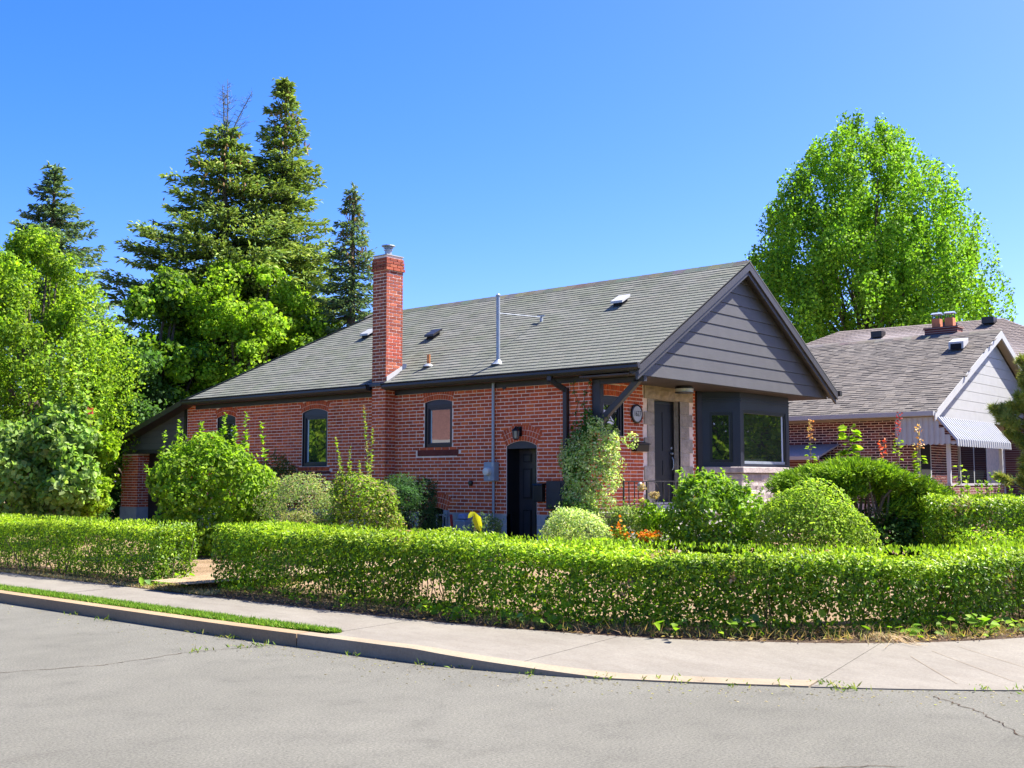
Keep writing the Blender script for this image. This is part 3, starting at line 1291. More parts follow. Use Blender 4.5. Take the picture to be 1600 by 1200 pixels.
b = MB()
b.lathe([(.075, 0), (.075, .14), (.10, .14), (.10, .155), (.07, .16), (.07, .185), (.11, .19), (.11, .2), (.075, .205), (.075, .225), (.155, .232), (.15, .25), (.02, .262)], (-.05, 5.53, 6.605), M['galv'], 18)
b.obj('flue', chim, smooth=False)
b = MB()
b.prism([(CX0 + .02, CY0 - .006, 3.70), (CX1, CY0 - .006, 3.98), (CX1, CY0 - .006, 4.17), (CX0 + .02, CY0 - .006, 3.90)], (0, -.012, 0), M['white'])
b.prism([(CX1 - .02, CY0 - .02, 3.98), (CX1 + .06, CY0 - .07, 4.02), (CX1 + .06, CY0 - .07, 4.22), (CX1 - .02, CY0 - .02, 4.20)], (.012, 0.012, 0), M['white'])
b.obj('flashing', chim)

# eaves: fascia, soffit, gutters
b = MB()
for ya, yb in ((EY + .03, 5.30), (5.76, 12.9)):
    b.box((-.36, ya, 3.60), (-.335, yb, 3.70), M['trim'])
    b.box((-.334, max(ya, -1.04) if ya < 0 else ya, 3.60), (-.008, yb, 3.615), M['soffit'])
    b.box((-.035, ya if ya > 0 else .0, 3.50), (-.010, yb, 3.598), M['trim'])
b.obj('eave_soffit', house)


def gutter(y0, y1):
    b = MB()
    prof = [(-.362, 3.615), (-.43, 3.615), (-.455, 3.655), (-.452, 3.70), (-.475, 3.722), (-.475, 3.738), (-.462, 3.738), (-.44, 3.70), (-.442, 3.66), (-.42, 3.628), (-.362, 3.628)]
    b.prism([(x, y0, z) for x, z in prof], (0, y1 - y0, 0), M['gutter'])
    for y in (y0, y1 - .006):
        b.prism([(-.362, y, 3.615), (-.43, y, 3.615), (-.455, y, 3.655), (-.475, y, 3.722), (-.475, y, 3.738), (-.362, y, 3.738)], (0, .006, 0), M['gutter'])
    return b.obj('gutter', house)


gutter(EY - .02, 5.29)
gutter(5.77, 12.95)
b = MB()
b.box((7.95, EY - .02, 3.62), (8.07, EY + 3, 3.73), M['gutter'])
b.obj('gutter', house)
# downspout
b = MB()
b.box((-.44, .60, 3.52), (-.36, .70, 3.612), M['gutter'])
b.bar((-.40, .65, 3.54), (-.08, .53, 3.36), .08, .10, M['gutter'])
b.box((-.115, .485, .3), (-.012, .575, 3.40), M['gutter'])
b.obj('downspout', house, bevel=.008)
# small vents under the eave and on the wall
b = MB()
b.lathe([(.035, 0), (.045, -.03), (.02, -.032)], (-.004, 2.125, 3.50), M['black'], 12, 'x')
b.obj('wall_vent', house)
b = MB()
b.lathe([(.05, 0), (.05, -.05), (.03, -.055)], (-.004, 3.03, 1.59), M['black'], 12, 'x')
b.box((-.05, 3.0, 1.53), (-.006, 3.06, 1.56), M['black'])
b.obj('wall_vent', house)

# knee brace under the porch corner
b = MB()
b.box((.04, -.20, 2.55), (.16, -.012, 3.54), M['trim'])
b.box((.045, -1.18, 3.44), (.155, -.20, 3.54), M['trim'])
b.bar((.10, -.16, 2.74), (.10, -1.06, 3.50), .11, .11, M['rake'])
b.obj('knee_brace', house, bevel=.006)

# bay window
bay = MB()
BX = [(3.95, -.004), (4.57, -.62), (6.84, -.62), (7.46, -.004)]
for i in range(3):
    (xa, ya), (xb, yb) = BX[i], BX[i + 1]
    d = Vector((xb - xa, yb - ya, 0)).normalized()
    n = Vector((d.y, -d.x, 0))
    L_ = math.hypot(xb - xa, yb - ya)
    def P(u, z, p, xa=xa, ya=ya, d=d, n=n):
        q = Vector((xa, ya, z)) + d * u + n * p
        return tuple(q)
    pw = .14
    def rect(u0, u1, z0, z1, p0, p1, mat):
        pts = [P(u0, z0, p0), P(u1, z0, p0), P(u1, z1, p0), P(u0, z1, p0)]
        k = [P(u0, z0, p1), P(u1, z0, p1), P(u1, z1, p1), P(u0, z1, p1)]
        bay.add(pts + k, [(0, 1, 2, 3), (4, 7, 6, 5), (0, 4, 5, 1), (1, 5, 6, 2), (2, 6, 7, 3), (3, 7, 4, 0)], mat)
    wu0, wu1, wz0, wz1 = (.20, L_ - .17, 2.03, 3.11) if i != 1 else (.12, L_ - .16, 2.00, 3.17)
    rect(0, wu0, 1.935, 3.54, 0, -.1, M['navy'])
    rect(wu1, L_, 1.935, 3.54, 0, -.1, M['navy'])
    rect(wu0, wu1, wz1, 3.54, 0, -.1, M['navy'])
    rect(wu0, wu1, 1.935, wz0, 0, -.1, M['navy'])
    rect(0.0, L_, 3.335, 3.365, .018, .001, M['navy'])
    rect(0.0, L_, 3.40, 3.42, .022, .001, M['navy'])
    rect(wu0 + .001, wu0 + .06, wz0 + .001, wz1 - .001, -.012, -.08, M['black'])
    rect(wu1 - .06, wu1 - .001, wz0 + .001, wz1 - .001, -.012, -.08, M['black'])
    rect(wu0 + .06, wu1 - .06, wz1 - .07, wz1 - .001, -.012, -.08, M['black'])
    rect(wu0 + .06, wu1 - .06, wz0 + .001, wz0 + .06, -.012, -.08, M['galv' if i == 1 else 'black'])
bayo = bay.obj('bay_window', house)
for i in range(3):
    (xa, ya), (xb, yb) = BX[i], BX[i + 1]
    d = Vector((xb - xa, yb - ya, 0)).normalized()
    n = Vector((d.y, -d.x, 0))
    L_ = math.hypot(xb - xa, yb - ya)
    wu0, wu1, wz0, wz1 = (.20, L_ - .17, 2.03, 3.11) if i != 1 else (.12, L_ - .16, 2.00, 3.17)
    b = MB()
    b.face([tuple(Vector((xa, ya, z)) + d * u - n * .05) for u, z in ((wu0 + .06, wz0 + .06), (wu1 - .06, wz0 + .06), (wu1 - .06, wz1 - .07), (wu0 + .06, wz1 - .07))], M['glassbright' if i == 1 else 'glass'])
    b.obj('pane', bayo)
    if i == 1:
        b = MB()
        b.face([tuple(Vector((xa, ya, z)) + d * u - n * .046) for u, z in ((wu1 - .14, wz0 + .06), (wu1 - .06, wz0 + .06), (wu1 - .06, wz1 - .07), (wu1 - .14, wz1 - .07))], M['curtain'])
        b.obj('curtain', bayo)
# stone base of the bay
b = MB()
for i in range(3):
    (xa, ya), (xb, yb) = BX[i], BX[i + 1]
    d = Vector((xb - xa, yb - ya, 0)).normalized()
    n = Vector((d.y, -d.x, 0))
    p = Vector((xa, ya, 0))
    q = Vector((xb, yb, 0))
    b.prism([tuple(p + Vector((0, 0, .3))), tuple(q + Vector((0, 0, .3))), tuple(q + Vector((0, 0, 1.79))), tuple(p + Vector((0, 0, 1.79)))], tuple(n * -.06), M['stone'], (.30, .27, .25))
bb = b.obj('bay_base', house)
SXY = [(3.88, -.05), (4.53, -.70), (6.88, -.70), (7.5, -.05)]
b = MB()
b.prism([(*SXY[0], 1.80), (*SXY[1], 1.80), (*SXY[2], 1.80), (*SXY[3], 1.80), (7.4, -.01, 1.80), (3.95, -.01, 1.80)], (0, 0, .132), M['stone'], (.37, .315, .29))
b.obj('bay_sill', bb, bevel=.012)


def stone_on(i, u0, u1, z0, z1, seed):
    (xa, ya), (xb, yb) = BX[i], BX[i + 1]
    o = stone_block(u0, u1, -.005, .03, z0, z1, bb, .03, seed, (.36, .305, .28))
    d = math.atan2(yb - ya, xb - xa)
    o.location = (xa, ya, 0)
    o.rotation_euler = (0, 0, d)


for i, L_ in ((0, .87), (1, 2.27), (2, .87)):
    z = 1.792
    k = 0
    while z > .45:
        h = (.13, .19, .16, .21, .15)[(k + i) % 5]
        u = 0
        while u < L_ - .02:
            w = rs.choice((.32, .45, .56, .38))
            e = L_ if L_ - u - w < .18 else u + w
            stone_on(i, u + .004, e - .004, z - h + .004, z - .004, 100 + k * 17 + int(u * 50) + i)
            u = e
        z -= h
        k += 1
b = MB()
b.box((3.752, -.05, 1.0), (3.945, .02, 3.54), M['black'])
b.obj('bay_post', house)

# roof vents and pipes
def roofz(x):
    return 3.745 + RS * (x + .36)


def box_vent(x, y, mat, name='roof_vent', w=.30):
    b = MB()
    z = roofz(x) + .005
    b.prism([(x - w / 2, y - w / 2, z - RS * w / 2 + .10), (x + w / 2, y - w / 2, z + RS * w / 2 + .085), (x + w / 2, y - w / 2, z + RS * w / 2 + .135), (x - w / 2, y - w / 2, z - RS * w / 2 + .15)], (0, w, 0), mat)
    v = w * .36
    b.prism([(x - v, y - v, z - RS * v), (x + v, y - v, z + RS * v), (x + v, y - v, z + RS * v + .10), (x - v, y - v, z - RS * v + .11)], (0, 2 * v, 0), M['dark'])
    b.obj(name, roof)


box_vent(1.72, 5.86, M['gutter'])
box_vent(2.30, .90, M['white'])
box_vent(2.25, 8.73, M['whitepanel'])
b = MB()
b.tube([(.25, 4.54, roofz(.25) - .05), (.25, 4.54, roofz(.25) + .26)], .038, M['copper'], 12)
b.obj('vent_pipe', roof)
b = MB()
b.lathe([(.13, 0), (.10, .03), (.05, .06)], (.24, 4.54, roofz(.24) + .0), M['galv'], 14)
b.obj('pipe_flashing', roof)

# garage wing at the back
b = MB()
b.prism([(.0, 13.34, 2.50), (.0, 16.55, 2.50), (0.0, 16.55, 2.60), (.0, 13.34, 3.54)], (.10, 0, 0), M['black'])
gw = b.obj('garage_gable', house)
for i in range(6):
    za, zb_ = 2.49 + i * .172, 2.49 + (i + 1) * .172 - .009
    def yl(z):
        return 16.5 - max(0, (z - 2.60)) / (.94 / 3.21)
    if yl(zb_) < 13.45:
        zb_ = min(zb_, 3.5)
    b = MB()
    ya, yb = max(13.47, yl(za)), max(13.46, yl(zb_))
    b.prism([(-.002, 13.44, za), (-.002, ya, za), (-.002, yb, zb_), (-.002, 13.44, zb_)], (-.018, 0, 0), M['siding'])
    b.obj('siding_board', gw)
b = MB()
b.box((-.03, 13.33, 2.38), (.12, 16.5, 2.488), M['trim'])
b.box((-.03, 13.32, 2.488), (.0, 13.43, 3.58), M['black'])
b.prism([(-.43, 12.96, 3.74), (-.43, 16.55, 2.70), (-.43, 16.55, 2.56), (-.43, 12.96, 3.60)], (.03, 0, 0), M['gutter'])
b.obj('garage_trim', house)
b = MB()
b.prism([(-.40, 12.96, 3.655), (-.40, 16.5, 2.615), (0, 16.5, 2.615), (0, 12.96, 3.655)], (0, 0, -.02), M['soffit'])
b.obj('garage_soffit', house)
b = MB()
b.box((.35, 13.34, .2), (.40, 15.7, 2.45), M['brown_door'])
for k in range(4):
    for j in range(3):
        b.box((.335, 13.5 + j * .72, .4 + k * .5), (.349, 14.1 + j * .72, .8 + k * .5), M['brown_door'])
b.obj('garage_door', house)
b = MB()
b.box((0.008, 15.708, .9), (.39, 16.54, 2.378), M['mortar'])
pil = b.obj('garage_pillar', house)
b = MB()
b.box((-.01, 15.69, .1), (.40, 16.56, .895), M['concrete'])
b.obj('pillar_base', pil)
b = MB()
for (a, c, z) in lay(15.70, 16.55, .905, 20, [], .05):
    brick_to(b, a, c, z, lambda u, z, p: (.008 - p, u, z), M['brick'])
for (a, c, z) in lay(0.0, .4, .905, 20, [], .16):
    brick_to(b, a, c, z, lambda u, z, p: (u, 15.708 - p, z), M['brick'])
b.obj('bricks', pil, 'stuff')
b = MB()
b.box((.45, 13.4, .2), (7.4, 16.4, 2.3), M['dark'])
b.obj('garage_wall', house)

# ------------------------------------------------------------------ things fixed on the house
# number plaque
pq = thing('number_plaque', 'round white house number plaque with black rim beside the front door', 'house number')
pq.location = (1.50, -.012, 2.955)
b = MB()
b.lathe([(.190, 0), (.190, -.035), (.165, -.042), (.160, -.03)], (0, 0, 0), M['black'], 32, 'y')
b.obj('rim', pq)
b = MB()
b.lathe([(.158, -.030), (.150, -.036)], (0, 0, 0), M['white'], 32, 'y')
b.obj('face', pq)
cu = bpy.data.curves.new('digits', 'FONT')
cu.body = '1627'
cu.size = .155
cu.align_x = 'CENTER'
cu.align_y = 'CENTER'
cu.extrude = .002
to = bpy.data.objects.new('digits_text', cu)
COL.objects.link(to)
dg = bpy.context.evaluated_depsgraph_get()
tm = bpy.data.meshes.new_from_object(to.evaluated_get(dg))
bpy.data.objects.remove(to)
tm.materials.clear()
tm.materials.append(M['trim'])
o = link('digits', tm, pq)
o.location = (0, -.039, 0)
o.rotation_euler = (R(90), 0, 0)
o.scale = (.80, 1.0, 1)

mbx = thing('mailbox', 'black wall mailbox with sloped lid left of the front door', 'mailbox')
mbx.location = (1.56, -.012, 2.30)
b = MB()
b.prism([(-.22, 0, -.09), (-.22, -.11, -.09), (-.22, -.13, .05), (-.22, 0, .09)], (.44, 0, 0), M['black'])
b.obj('box', mbx, bevel=.006)
b = MB()
b.prism([(-.235, -.002, .095), (-.235, -.145, .050), (-.235, -.145, .066), (-.235, -.002, .112)], (.47, 0, 0), M['black'])
b.obj('lid', mbx)
b = MB()
b.lathe([(.022, 0), (.022, -.01)], (-.226, -.06, .0), M['white'], 14, 'x')
b.obj('knob', mbx)

mb2 = thing('mailbox', 'narrow black upright mailbox on the brick beside the side door', 'mailbox')
mb2.location = (-.012, 1.19, 1.39)
b = MB()
b.prism([(0, -.11, -.16), (0, .10, -.16), (0, .10, .155), (0, -.11, .155)], (-.11, 0, 0), M['black'])
b.obj('box', mb2, bevel=.008)
b = MB()
b.prism([(0, -.125, .157), (-.135, -.125, .157), (-.12, -.125, .185), (0, -.125, .20)], (0, .24, 0), M['black'])
b.obj('lid', mb2)

mk = thing('milk_door', 'dark panelled hatch on the brick beside the downspout', 'hatch')
mk.location = (-.010, .81, 1.36)
b = MB()
b.box((-.05, -.20, -.27), (0, .22, .27), M['trim'])
b.obj('cabinet', mk, bevel=.006)
b = MB()
for i in range(3):
    b.box((-.064, -.15, -.23 + i * .16), (-.051, .17, -.09 + i * .16), M['trim'])
b.obj('panel', mk)

# coach lamp over the side door
lm = thing('wall_lantern', 'small black wall lantern fixed on the arch above the side door', 'wall lamp')
lm.location = (-.02, 1.72, 2.57)
b = MB()
b.box((-.03, -.05, -.06), (0.01, .05, .13), M['black'])
b.bar((-.02, 0, .10), (-.12, 0, .12), .02, .02, M['black'])
b.obj('bracket', lm)
b = MB()
b.lathe([(.09, .0), (.075, .03), (.02, .075), (.012, .10)], (-.12, 0, .04), M['black'], 6)
for k in range(6):
    a = k * math.pi / 3
    b.bar((-.12 + .075 * math.cos(a), .075 * math.sin(a), .045), (-.12 + .055 * math.cos(a), .055 * math.sin(a), -.11), .010, .010, M['black'])
b.lathe([(.06, -.11), (.03, -.135)], (-.12, 0, 0), M['black'], 6)
b.obj('lantern_frame', lm)
b = MB()
b.lathe([(.050, -.108), (.070, .040)], (-.12, 0, 0), M['clearglass'], 6)
b.obj('lantern_glass', lm)

pl_ = thing('porch_ceiling_lamp', 'flush porch ceiling lamp with white glass under the soffit', 'ceiling lamp')
pl_.location = (2.52, -.5, 3.543)
b = MB()
b.lathe([(.17, 0), (.17, -.02), (.20, -.025), (.20, -.05)], (0, 0, 0), M['black'], 20)
b.lathe([(.205, -.125), (.19, -.14)], (0, 0, 0), M['black'], 20)
b.obj('lamp_ring', pl_)
b = MB()
b.lathe([(.185, -.052), (.185, -.124)], (0, 0, 0), M['lampglass'], 20)
b.obj('lamp_shade', pl_)

# electric service: mast, conduit, meter
em = thing('electric_mast', 'grey steel service mast with conduit and meter box on the side wall', 'service mast')
b = MB()
b.tube([(-.07, 2.38, 1.95), (-.07, 2.38, 3.60)], .032, M['galv'], 12)
b.obj('conduit', em)
b = MB()
b.tube([(-.07, 2.37, .35), (-.07, 2.37, 1.66)], .028, M['galv'], 12)
b.obj('conduit', em)
b = MB()
b.tube([(.10, 2.40, 3.85), (.10, 2.40, 5.40)], .040, M['galv'], 12)
b.lathe([(.046, 0), (.05, .03), (.02, .06)], (.10, 2.40, 5.39), M['galv'], 12)
b.obj('mast', em)
b = MB()
b.lathe([(.15, -.02), (.10, .02), (.052, .07), (.045, .08)], (.10, 2.40, 4.01), M['galv'], 14)
b.obj('roof_flashing', em)
b = MB()
b.box((-.17, 2.27, 1.63), (-.012, 2.55, 2.01), M['metergrey'])
b.obj('meter_box', em, bevel=.01)
b = MB()
b.lathe([(.085, 0), (.085, -.05), (.075, -.09), (.03, -.10)], (-.17, 2.42, 1.82), M['lampglass'], 16, 'x')
b.obj('meter_dial', em)
b = MB()
b.box((-.174, 2.28, 1.92), (-.171, 2.33, 2.0), M['white'])
b.box((-.174, 2.36, 1.66), (-.171, 2.42, 1.72), M['white'])
b.obj('meter_sticker', em)
b = MB()
b.tube([(.10, 2.40, 5.05), (1.0, 2.55, 5.12), (1.92, 2.72, roofz(1.92) + .09)], .008, M['galv'], 6)
b.bar((1.90, 2.72, roofz(1.9) + .0), (1.90, 2.72, roofz(1.9) + .14), .05, .05, M['galv'])
b.bar((1.86, 2.60, roofz(1.88) + .13), (1.94, 2.86, roofz(1.92) + .13), .03, .03, M['galv'])
b.obj('guy_rod', em)

# gas meter and its pipes
gm = thing('gas_meter', 'grey gas meter with a red pipe by the foundation', 'gas meter')
gm.location = (-.25, 3.05, .35)
b = MB()
b.box((-.12, -.16, .25), (.10, .12, .50), M['metergrey'])
b.lathe([(.11, 0), (.12, .05), (.09, .12)], (0, -.02, .50), M['bluecap'], 14)
b.obj('meter_body', gm, bevel=.03)
b = MB()
b.tube([(0, .45, -.1), (0, .45, .62)], .022, M['galv'], 8)
b.box((-.04, .40, .55), (.04, .50, .68), M['metergrey'])
b.tube([(0, .12, .35), (0, .22, .35), (0, .25, .1)], .02, M['galv'], 8)
b.obj('riser_pipe', gm)
b = MB()
b.tube([(-.02, .27, .34), (-.02, .30, .60)], .028, M['red'], 8)
b.obj('red_pipe', gm)

# porch railing
rl = thing('porch_railing', 'low black wrought iron railing with scrolls along the porch edge', 'railing')
yr = -.78
b = MB()
b.box((-.06, yr - .012, 1.615), (1.80, yr + .012, 1.635), M['iron'])
b.box((-.06, yr - .010, 1.175), (1.80, yr + .010, 1.190), M['iron'])
b.obj('rail', rl)
for x in (-.05, .70, 1.78):
    b = MB()
    b.box((x - .013, yr - .0135, 1.055), (x + .013, yr + .0135, 1.63), M['iron'])
    b.obj('post', rl)
for x in (.12, .30, 1.28, 1.46, 1.62):
    b = MB()
    b.box((x - .007, yr - .007, 1.19), (x + .007, yr + .007, 1.615), M['iron'])
    b.obj('baluster', rl)
for cx, sg in ((.52, 1), (1.02, -1)):
    b = MB()
    pts = []
    for i in range(22):
        t = i / 21
        a = math.pi * (.5 + 1.0 * t)
        pts.append((cx + sg * (.16 * math.cos(a) + .06), yr, 1.40 + .19 * math.sin(a) * 1.05))
    for i in range(1, 14):
        a = math.pi * (1.5 + i / 7)
        r_ = .055 * (1 - i / 16)
        pts.append((cx + sg * (.06 + .02 + r_ * math.cos(a)), yr, 1.255 + r_ * math.sin(a)))
    b.tube(pts, .008, M['iron'], 6)
    b.obj('scroll', rl)
b = MB()
b.lathe([(.035, 0), (.05, .03), (.045, .12), (.02, .15)], (.42, yr - .04, 1.46), M['metergrey'], 12)
b.obj('hanging_pot', rl)
b = MB()
b.box((1.80, yr + .0, 1.615), (1.815, -.05, 1.635), M['iron'])
b.obj('rail', rl)


# ------------------------------------------------------------------ neighbour house
nbh = thing('neighbour_house', 'neighbour brick house with grey brown roof and white gable beyond the bungalow', 'house')
NX0, NX1, NXR = 12.9, 23.1, 18.2
NZE, NZR, NY0 = 3.43, 6.17, -1.97
NS = (NZR - NZE) / (NXR - 12.45)
nplace = lambda u, z, p: (NX0 - p, u, z)
nfront = lambda u, z, p: (u, -1.1 - p, z)
b = MB()
b.face([(NX0, -1.1, .2), (NX0, 14, .2), (NX0, 14, 3.4), (NX0, -1.1, 3.4)], M['mortar'])
b.face([(NX0, -1.1, .2), (NX1, -1.1, .2), (NX1, -1.1, 3.4), (NX0, -1.1, 3.4)], M['mortar'])
b.face([(NX1, -1.1, .2), (NX1, 14, .2), (NX1, 14, 3.4), (NX1, -1.1, 3.4)], M['brickwall'])
b.face([(NX0, 14, .2), (NX1, 14, .2), (NX1, 14, 3.4), (NX0, 14, 3.4)], M['brickwall'])
nw = b.obj('wall', nbh)
b = MB()
sv = BRICKC
BRICKC = [(.17, .05, .04), (.12, .036, .032), (.09, .03, .03), (.06, .024, .028), (.19, .06, .045)]
for (a, c, z) in lay(-1.1, 5.0, 1.0, 33, [], .03):
    brick_to(b, a, c, z, nplace, M['brick'])
for (a, c, z) in lay(NX0, 17.6, 1.0, 31, [(13.4, 14.3, .5, 3.0, 0, 0), (16.6, 17.6, .5, 2.75, 0, 0)], .1):
    brick_to(b, a, c, z, nfront, M['brick'])
BRICKC = sv
b.obj('bricks', nw, 'stuff')
b = MB()
b.box((NX0 - .03, -1.6, 3.27), (NX0 - .008, 8, 3.40), M['cream'])
b.obj('frieze', nbh)
b = MB()
b.prism([(12.45, NY0, NZE), (NXR, NY0, NZR), (NXR, 14, NZR), (12.45, 14, NZE)], (0, 0, -.06), M['roofdeck'])
b.prism([(2 * NXR - 12.45, NY0, NZE), (NXR, NY0, NZR), (NXR, 14, NZR), (2 * NXR - 12.45, 14, NZE)], (0, 0, -.06), M['roofdeck'])
nr = b.obj('roof', nbh)
b = MB()
nl = math.hypot(NXR - 12.45, NZR - NZE)
nux, nuz = (NXR - 12.45) / nl, (NZR - NZE) / nl
S2C = [(0.1523, 0.1358, 0.1176), (0.1328, 0.1198, 0.1055), (0.1717, 0.1538, 0.1329), (0.1166, 0.1057, 0.0934), (0.1588, 0.1397, 0.1176)]
s = -.02
while s < nl:
    y = NY0 - rsh.uniform(0, .3)
    while y < 8.5:
        w = rsh.choice((.18, .25, .31))
        a, c = max(y, NY0 - .01), y + w - .004
        x, z = 12.45 + s * nux, NZE + s * nuz
        tk = rsh.choice((.012, .024, .018))
        e = .165
        n_ = (-nuz, nux)
        vs = [(x + n_[0] * tk, a, z + n_[1] * tk), (x + n_[0] * tk, c, z + n_[1] * tk), (x + e * nux + n_[0] * .004, c, z + e * nuz + n_[1] * .004), (x + e * nux + n_[0] * .004, a, z + e * nuz + n_[1] * .004),
              (x, a, z), (x, c, z)]
        t = tuple(v * k_ for k_ in (rsh.uniform(.9, 1.08),) for v in rsh.choice(S2C))
        b.add(vs, [(0, 3, 2, 1), (0, 1, 5, 4)], M['shingle2'], t)
        y += w
    s += .148
y = NY0
while y < 12:
    b.prism([(NXR - .2, y, NZR - .08), (NXR, y, NZR + .022), (NXR + .2, y, NZR - .08), (NXR + .2, y, NZR - .09), (NXR, y, NZR + .01), (NXR - .2, y, NZR - .09)], (0, .3, .004), M['shingle2'], tuple(v * rsh.uniform(.8, 1.) for v in rsh.choice(S2C)))
    y += .3
b.obj('shingles', nr, 'stuff')
b = MB()
b.box((12.30, NY0, 3.33), (12.44, 14, 3.45), M['whitepanel'])
b.box((12.44, NY0 + .1, 3.32), (NX0, 14, 3.34), M['cream'])
b.obj('gutter', nbh)
# gable boards and rakes
b = MB()
b.prism([(12.9, -1.70, 3.33), (23.5, -1.70, 3.33), (NXR, -1.70, NZR - .25)], (0, .1, 0), M['white'])
ng = b.obj('gable_wall', nbh)
for i in range(9):
    za, zb_ = 3.34 + i * .285, 3.34 + (i + 1) * .285 - .012
    xa, xb = 12.95 + (za - 3.34) / NS, 12.95 + (zb_ - 3.34) / NS
    if xb > NXR - .2:
        break
    q = MB()
    q.prism([(xa, -1.702, za), (2 * NXR - xa, -1.702, za), (2 * NXR - xb, -1.702, zb_), (xb, -1.702, zb_)], (0, -.016, 0), M['white'])
    q.obj('siding_board', ng)
for sg in (1, -1):
    Xn = lambda x: NXR + sg * (x - NXR)
    b = MB()
    b.prism([(Xn(12.40), NY0 - .02, NZE - .02), (NXR, NY0 - .02, NZR - .015), (NXR, NY0 - .02, NZR - .24), (Xn(12.40), NY0 - .02, NZE - .24)], (0, .04, 0), M['white'])
    b.obj('rake_board', nbh)
    b = MB()
    b.prism([(Xn(12.5), NY0 + .021, NZE - .07), (NXR, NY0 + .021, NZR - .07), (NXR, NY0 + .021, NZR - .13), (Xn(12.5), NY0 + .021, NZE - .13)], (0, .26, 0), M['cream'])
    b.obj('rake_soffit', nbh)
# white roof vent, chimney
b = MB()
vx, vy = 16.9, -1.13
vz = NZE + NS * (vx - 12.45)
b.prism([(vx - .22, vy - .22, vz - .02), (vx + .22, vy - .22, vz + .20), (vx + .22, vy - .22, vz + .34), (vx - .22, vy - .22, vz + .20)], (0, .44, 0), M['white'])
b.prism([(vx - .24, vy - .16, vz - .03), (vx - .22, vy - .16, vz + .14), (vx - .22, vy + .16, vz + .14), (vx - .24, vy + .16, vz - .03)], (.01, 0, 0), M['dark'])
b.obj('roof_vent', nr)
b = MB()
b.box((18.35, -.62, 5.2), (18.85, .40, 6.40), M['brickwall'])
b.box((18.32, -.65, 6.40), (18.88, .43, 6.46), M['brickwall'])
nc = b.obj('chimney', nbh)
for y in (.08, -.33):
    b = MB()
    b.box((18.47, y - .125, 6.461), (18.72, y + .125, 6.74), M['clay'])
    b.box((18.51, y - .085, 6.741), (18.68, y + .085, 6.76), M['clay'])
    b.obj('chimney_pot', nc)
    b = MB()
    for dx in (-.1, .1):
        for dy in (-.1, .1):
            b.box((18.595 + dx - .01, y + dy - .01, 6.742), (18.595 + dx + .01, y + dy + .01, 6.90), M['black'])
    b.prism([(18.595 - .16, y - .15, 6.89), (18.595 + .16, y - .15, 6.89), (18.595, y - .15, 6.955)], (0, .30, 0), M['bluecap'])
    b.obj('pot_cap', nc)
# awning: side curtain of scalloped panels and front slope of ribs
aw = thing('awning', 'white scalloped metal awning over the neighbour porch', 'awning')
for i in range(11):
    y1 = -.88 - i * .145
    ya, yb = y1 - .140, y1
    ztop = 3.30 if ya > -1.95 else 3.30 - (-1.95 - ya) * 1.25
    b = MB()
    n = 5
    vs = []
    for k in range(n + 1):
        t = k / n
        bow = .022 * math.sin(math.pi * t)
        vs.append((12.50 - bow, ya + (yb - ya) * t, 2.60 - .035 * math.sin(math.pi * t)))
    for k in range(n + 1):
        t = k / n
        bow = .022 * math.sin(math.pi * t)
        vs.append((12.50 - bow, ya + (yb - ya) * t, ztop))
    b.add(vs, [(k, k + 1, n + 2 + k, n + 1 + k) for k in range(n)], M['whitepanel'])
    o = b.obj('scalloped_panel', aw)
    sm = o.modifiers.new('solid', 'SOLIDIFY')
    sm.thickness = .006
for i in range(25):
    xa = 12.47 + i * .18
    b = MB()
    vs = []
    for y, z in ((-2.0, 3.26), (-2.48, 2.66)):
        for k, h in ((0, 0), (.02, .045), (.09, .045), (.11, 0), (.172, 0)):
            vs.append((xa + k, y - h * .7, z + h))
    for k in range(5):
        p = vs[5 + k]
        vs.append((p[0], p[1] - .01, 2.55 - (.03 if k in (1, 2) else 0)))
    b.add(vs, [(k, k + 1, 6 + k, 5 + k) for k in range(4)] + [(5 + k, 6 + k, 11 + k, 10 + k) for k in range(4)], M['whitepanel'])
    o = b.obj('awning_rib', aw)
    sm = o.modifiers.new('solid', 'SOLIDIFY')
    sm.thickness = .006
# porch of the neighbour: posts, low wall, door and window
b = MB()
for x in (12.70, 17.0):
    b.box((x - .045, -2.24, 1.5), (x + .045, -2.15, 2.75), M['white'])
b.box((12.62, -2.26, 1.50), (17.1, -2.13, 1.56), M['porch'])
b.box((12.66, -2.24, .2), (17.06, -2.15, 1.499), M['brickwall'])
b.box((12.66, -2.2, 1.2), (12.72, -1.1, 1.24), M['white'])
b.obj('porch', nbh)
b = MB()
b.box((13.4, -1.16, .6), (14.3, -1.09, 3.0), M['white'])
b.box((13.5, -1.17, 1.75), (14.2, -1.161, 2.9), M['dark'])
b.box((13.5, -1.17, .7), (14.2, -1.161, 1.6), M['dark'])
b.obj('door', nbh)
b = MB()
b.box((16.6, -1.16, 1.4), (19.0, -1.09, 2.75), M['white'])
b.box((16.68, -1.17, 1.48), (17.75, -1.161, 2.67), M['glass'])
b.box((17.85, -1.17, 1.48), (18.92, -1.161, 2.67), M['glass'])
b.obj('window', nbh)
# low side roof of the neighbour
b = MB()
b.prism([(11.6, .9, 2.30), (11.6, 4.2, 2.30), (12.88, 4.2, 2.66), (12.88, .9, 2.66)], (0, 0, -.05), M['shingle2'], (.27, .25, .25))
b.box((11.55, .9, 2.20), (11.61, 4.2, 2.30), M['whitepanel'])
b.box((11.7, .95, .2), (12.88, 4.1, 2.22), M['brickwall'])
b.obj('side_entrance', nbh)

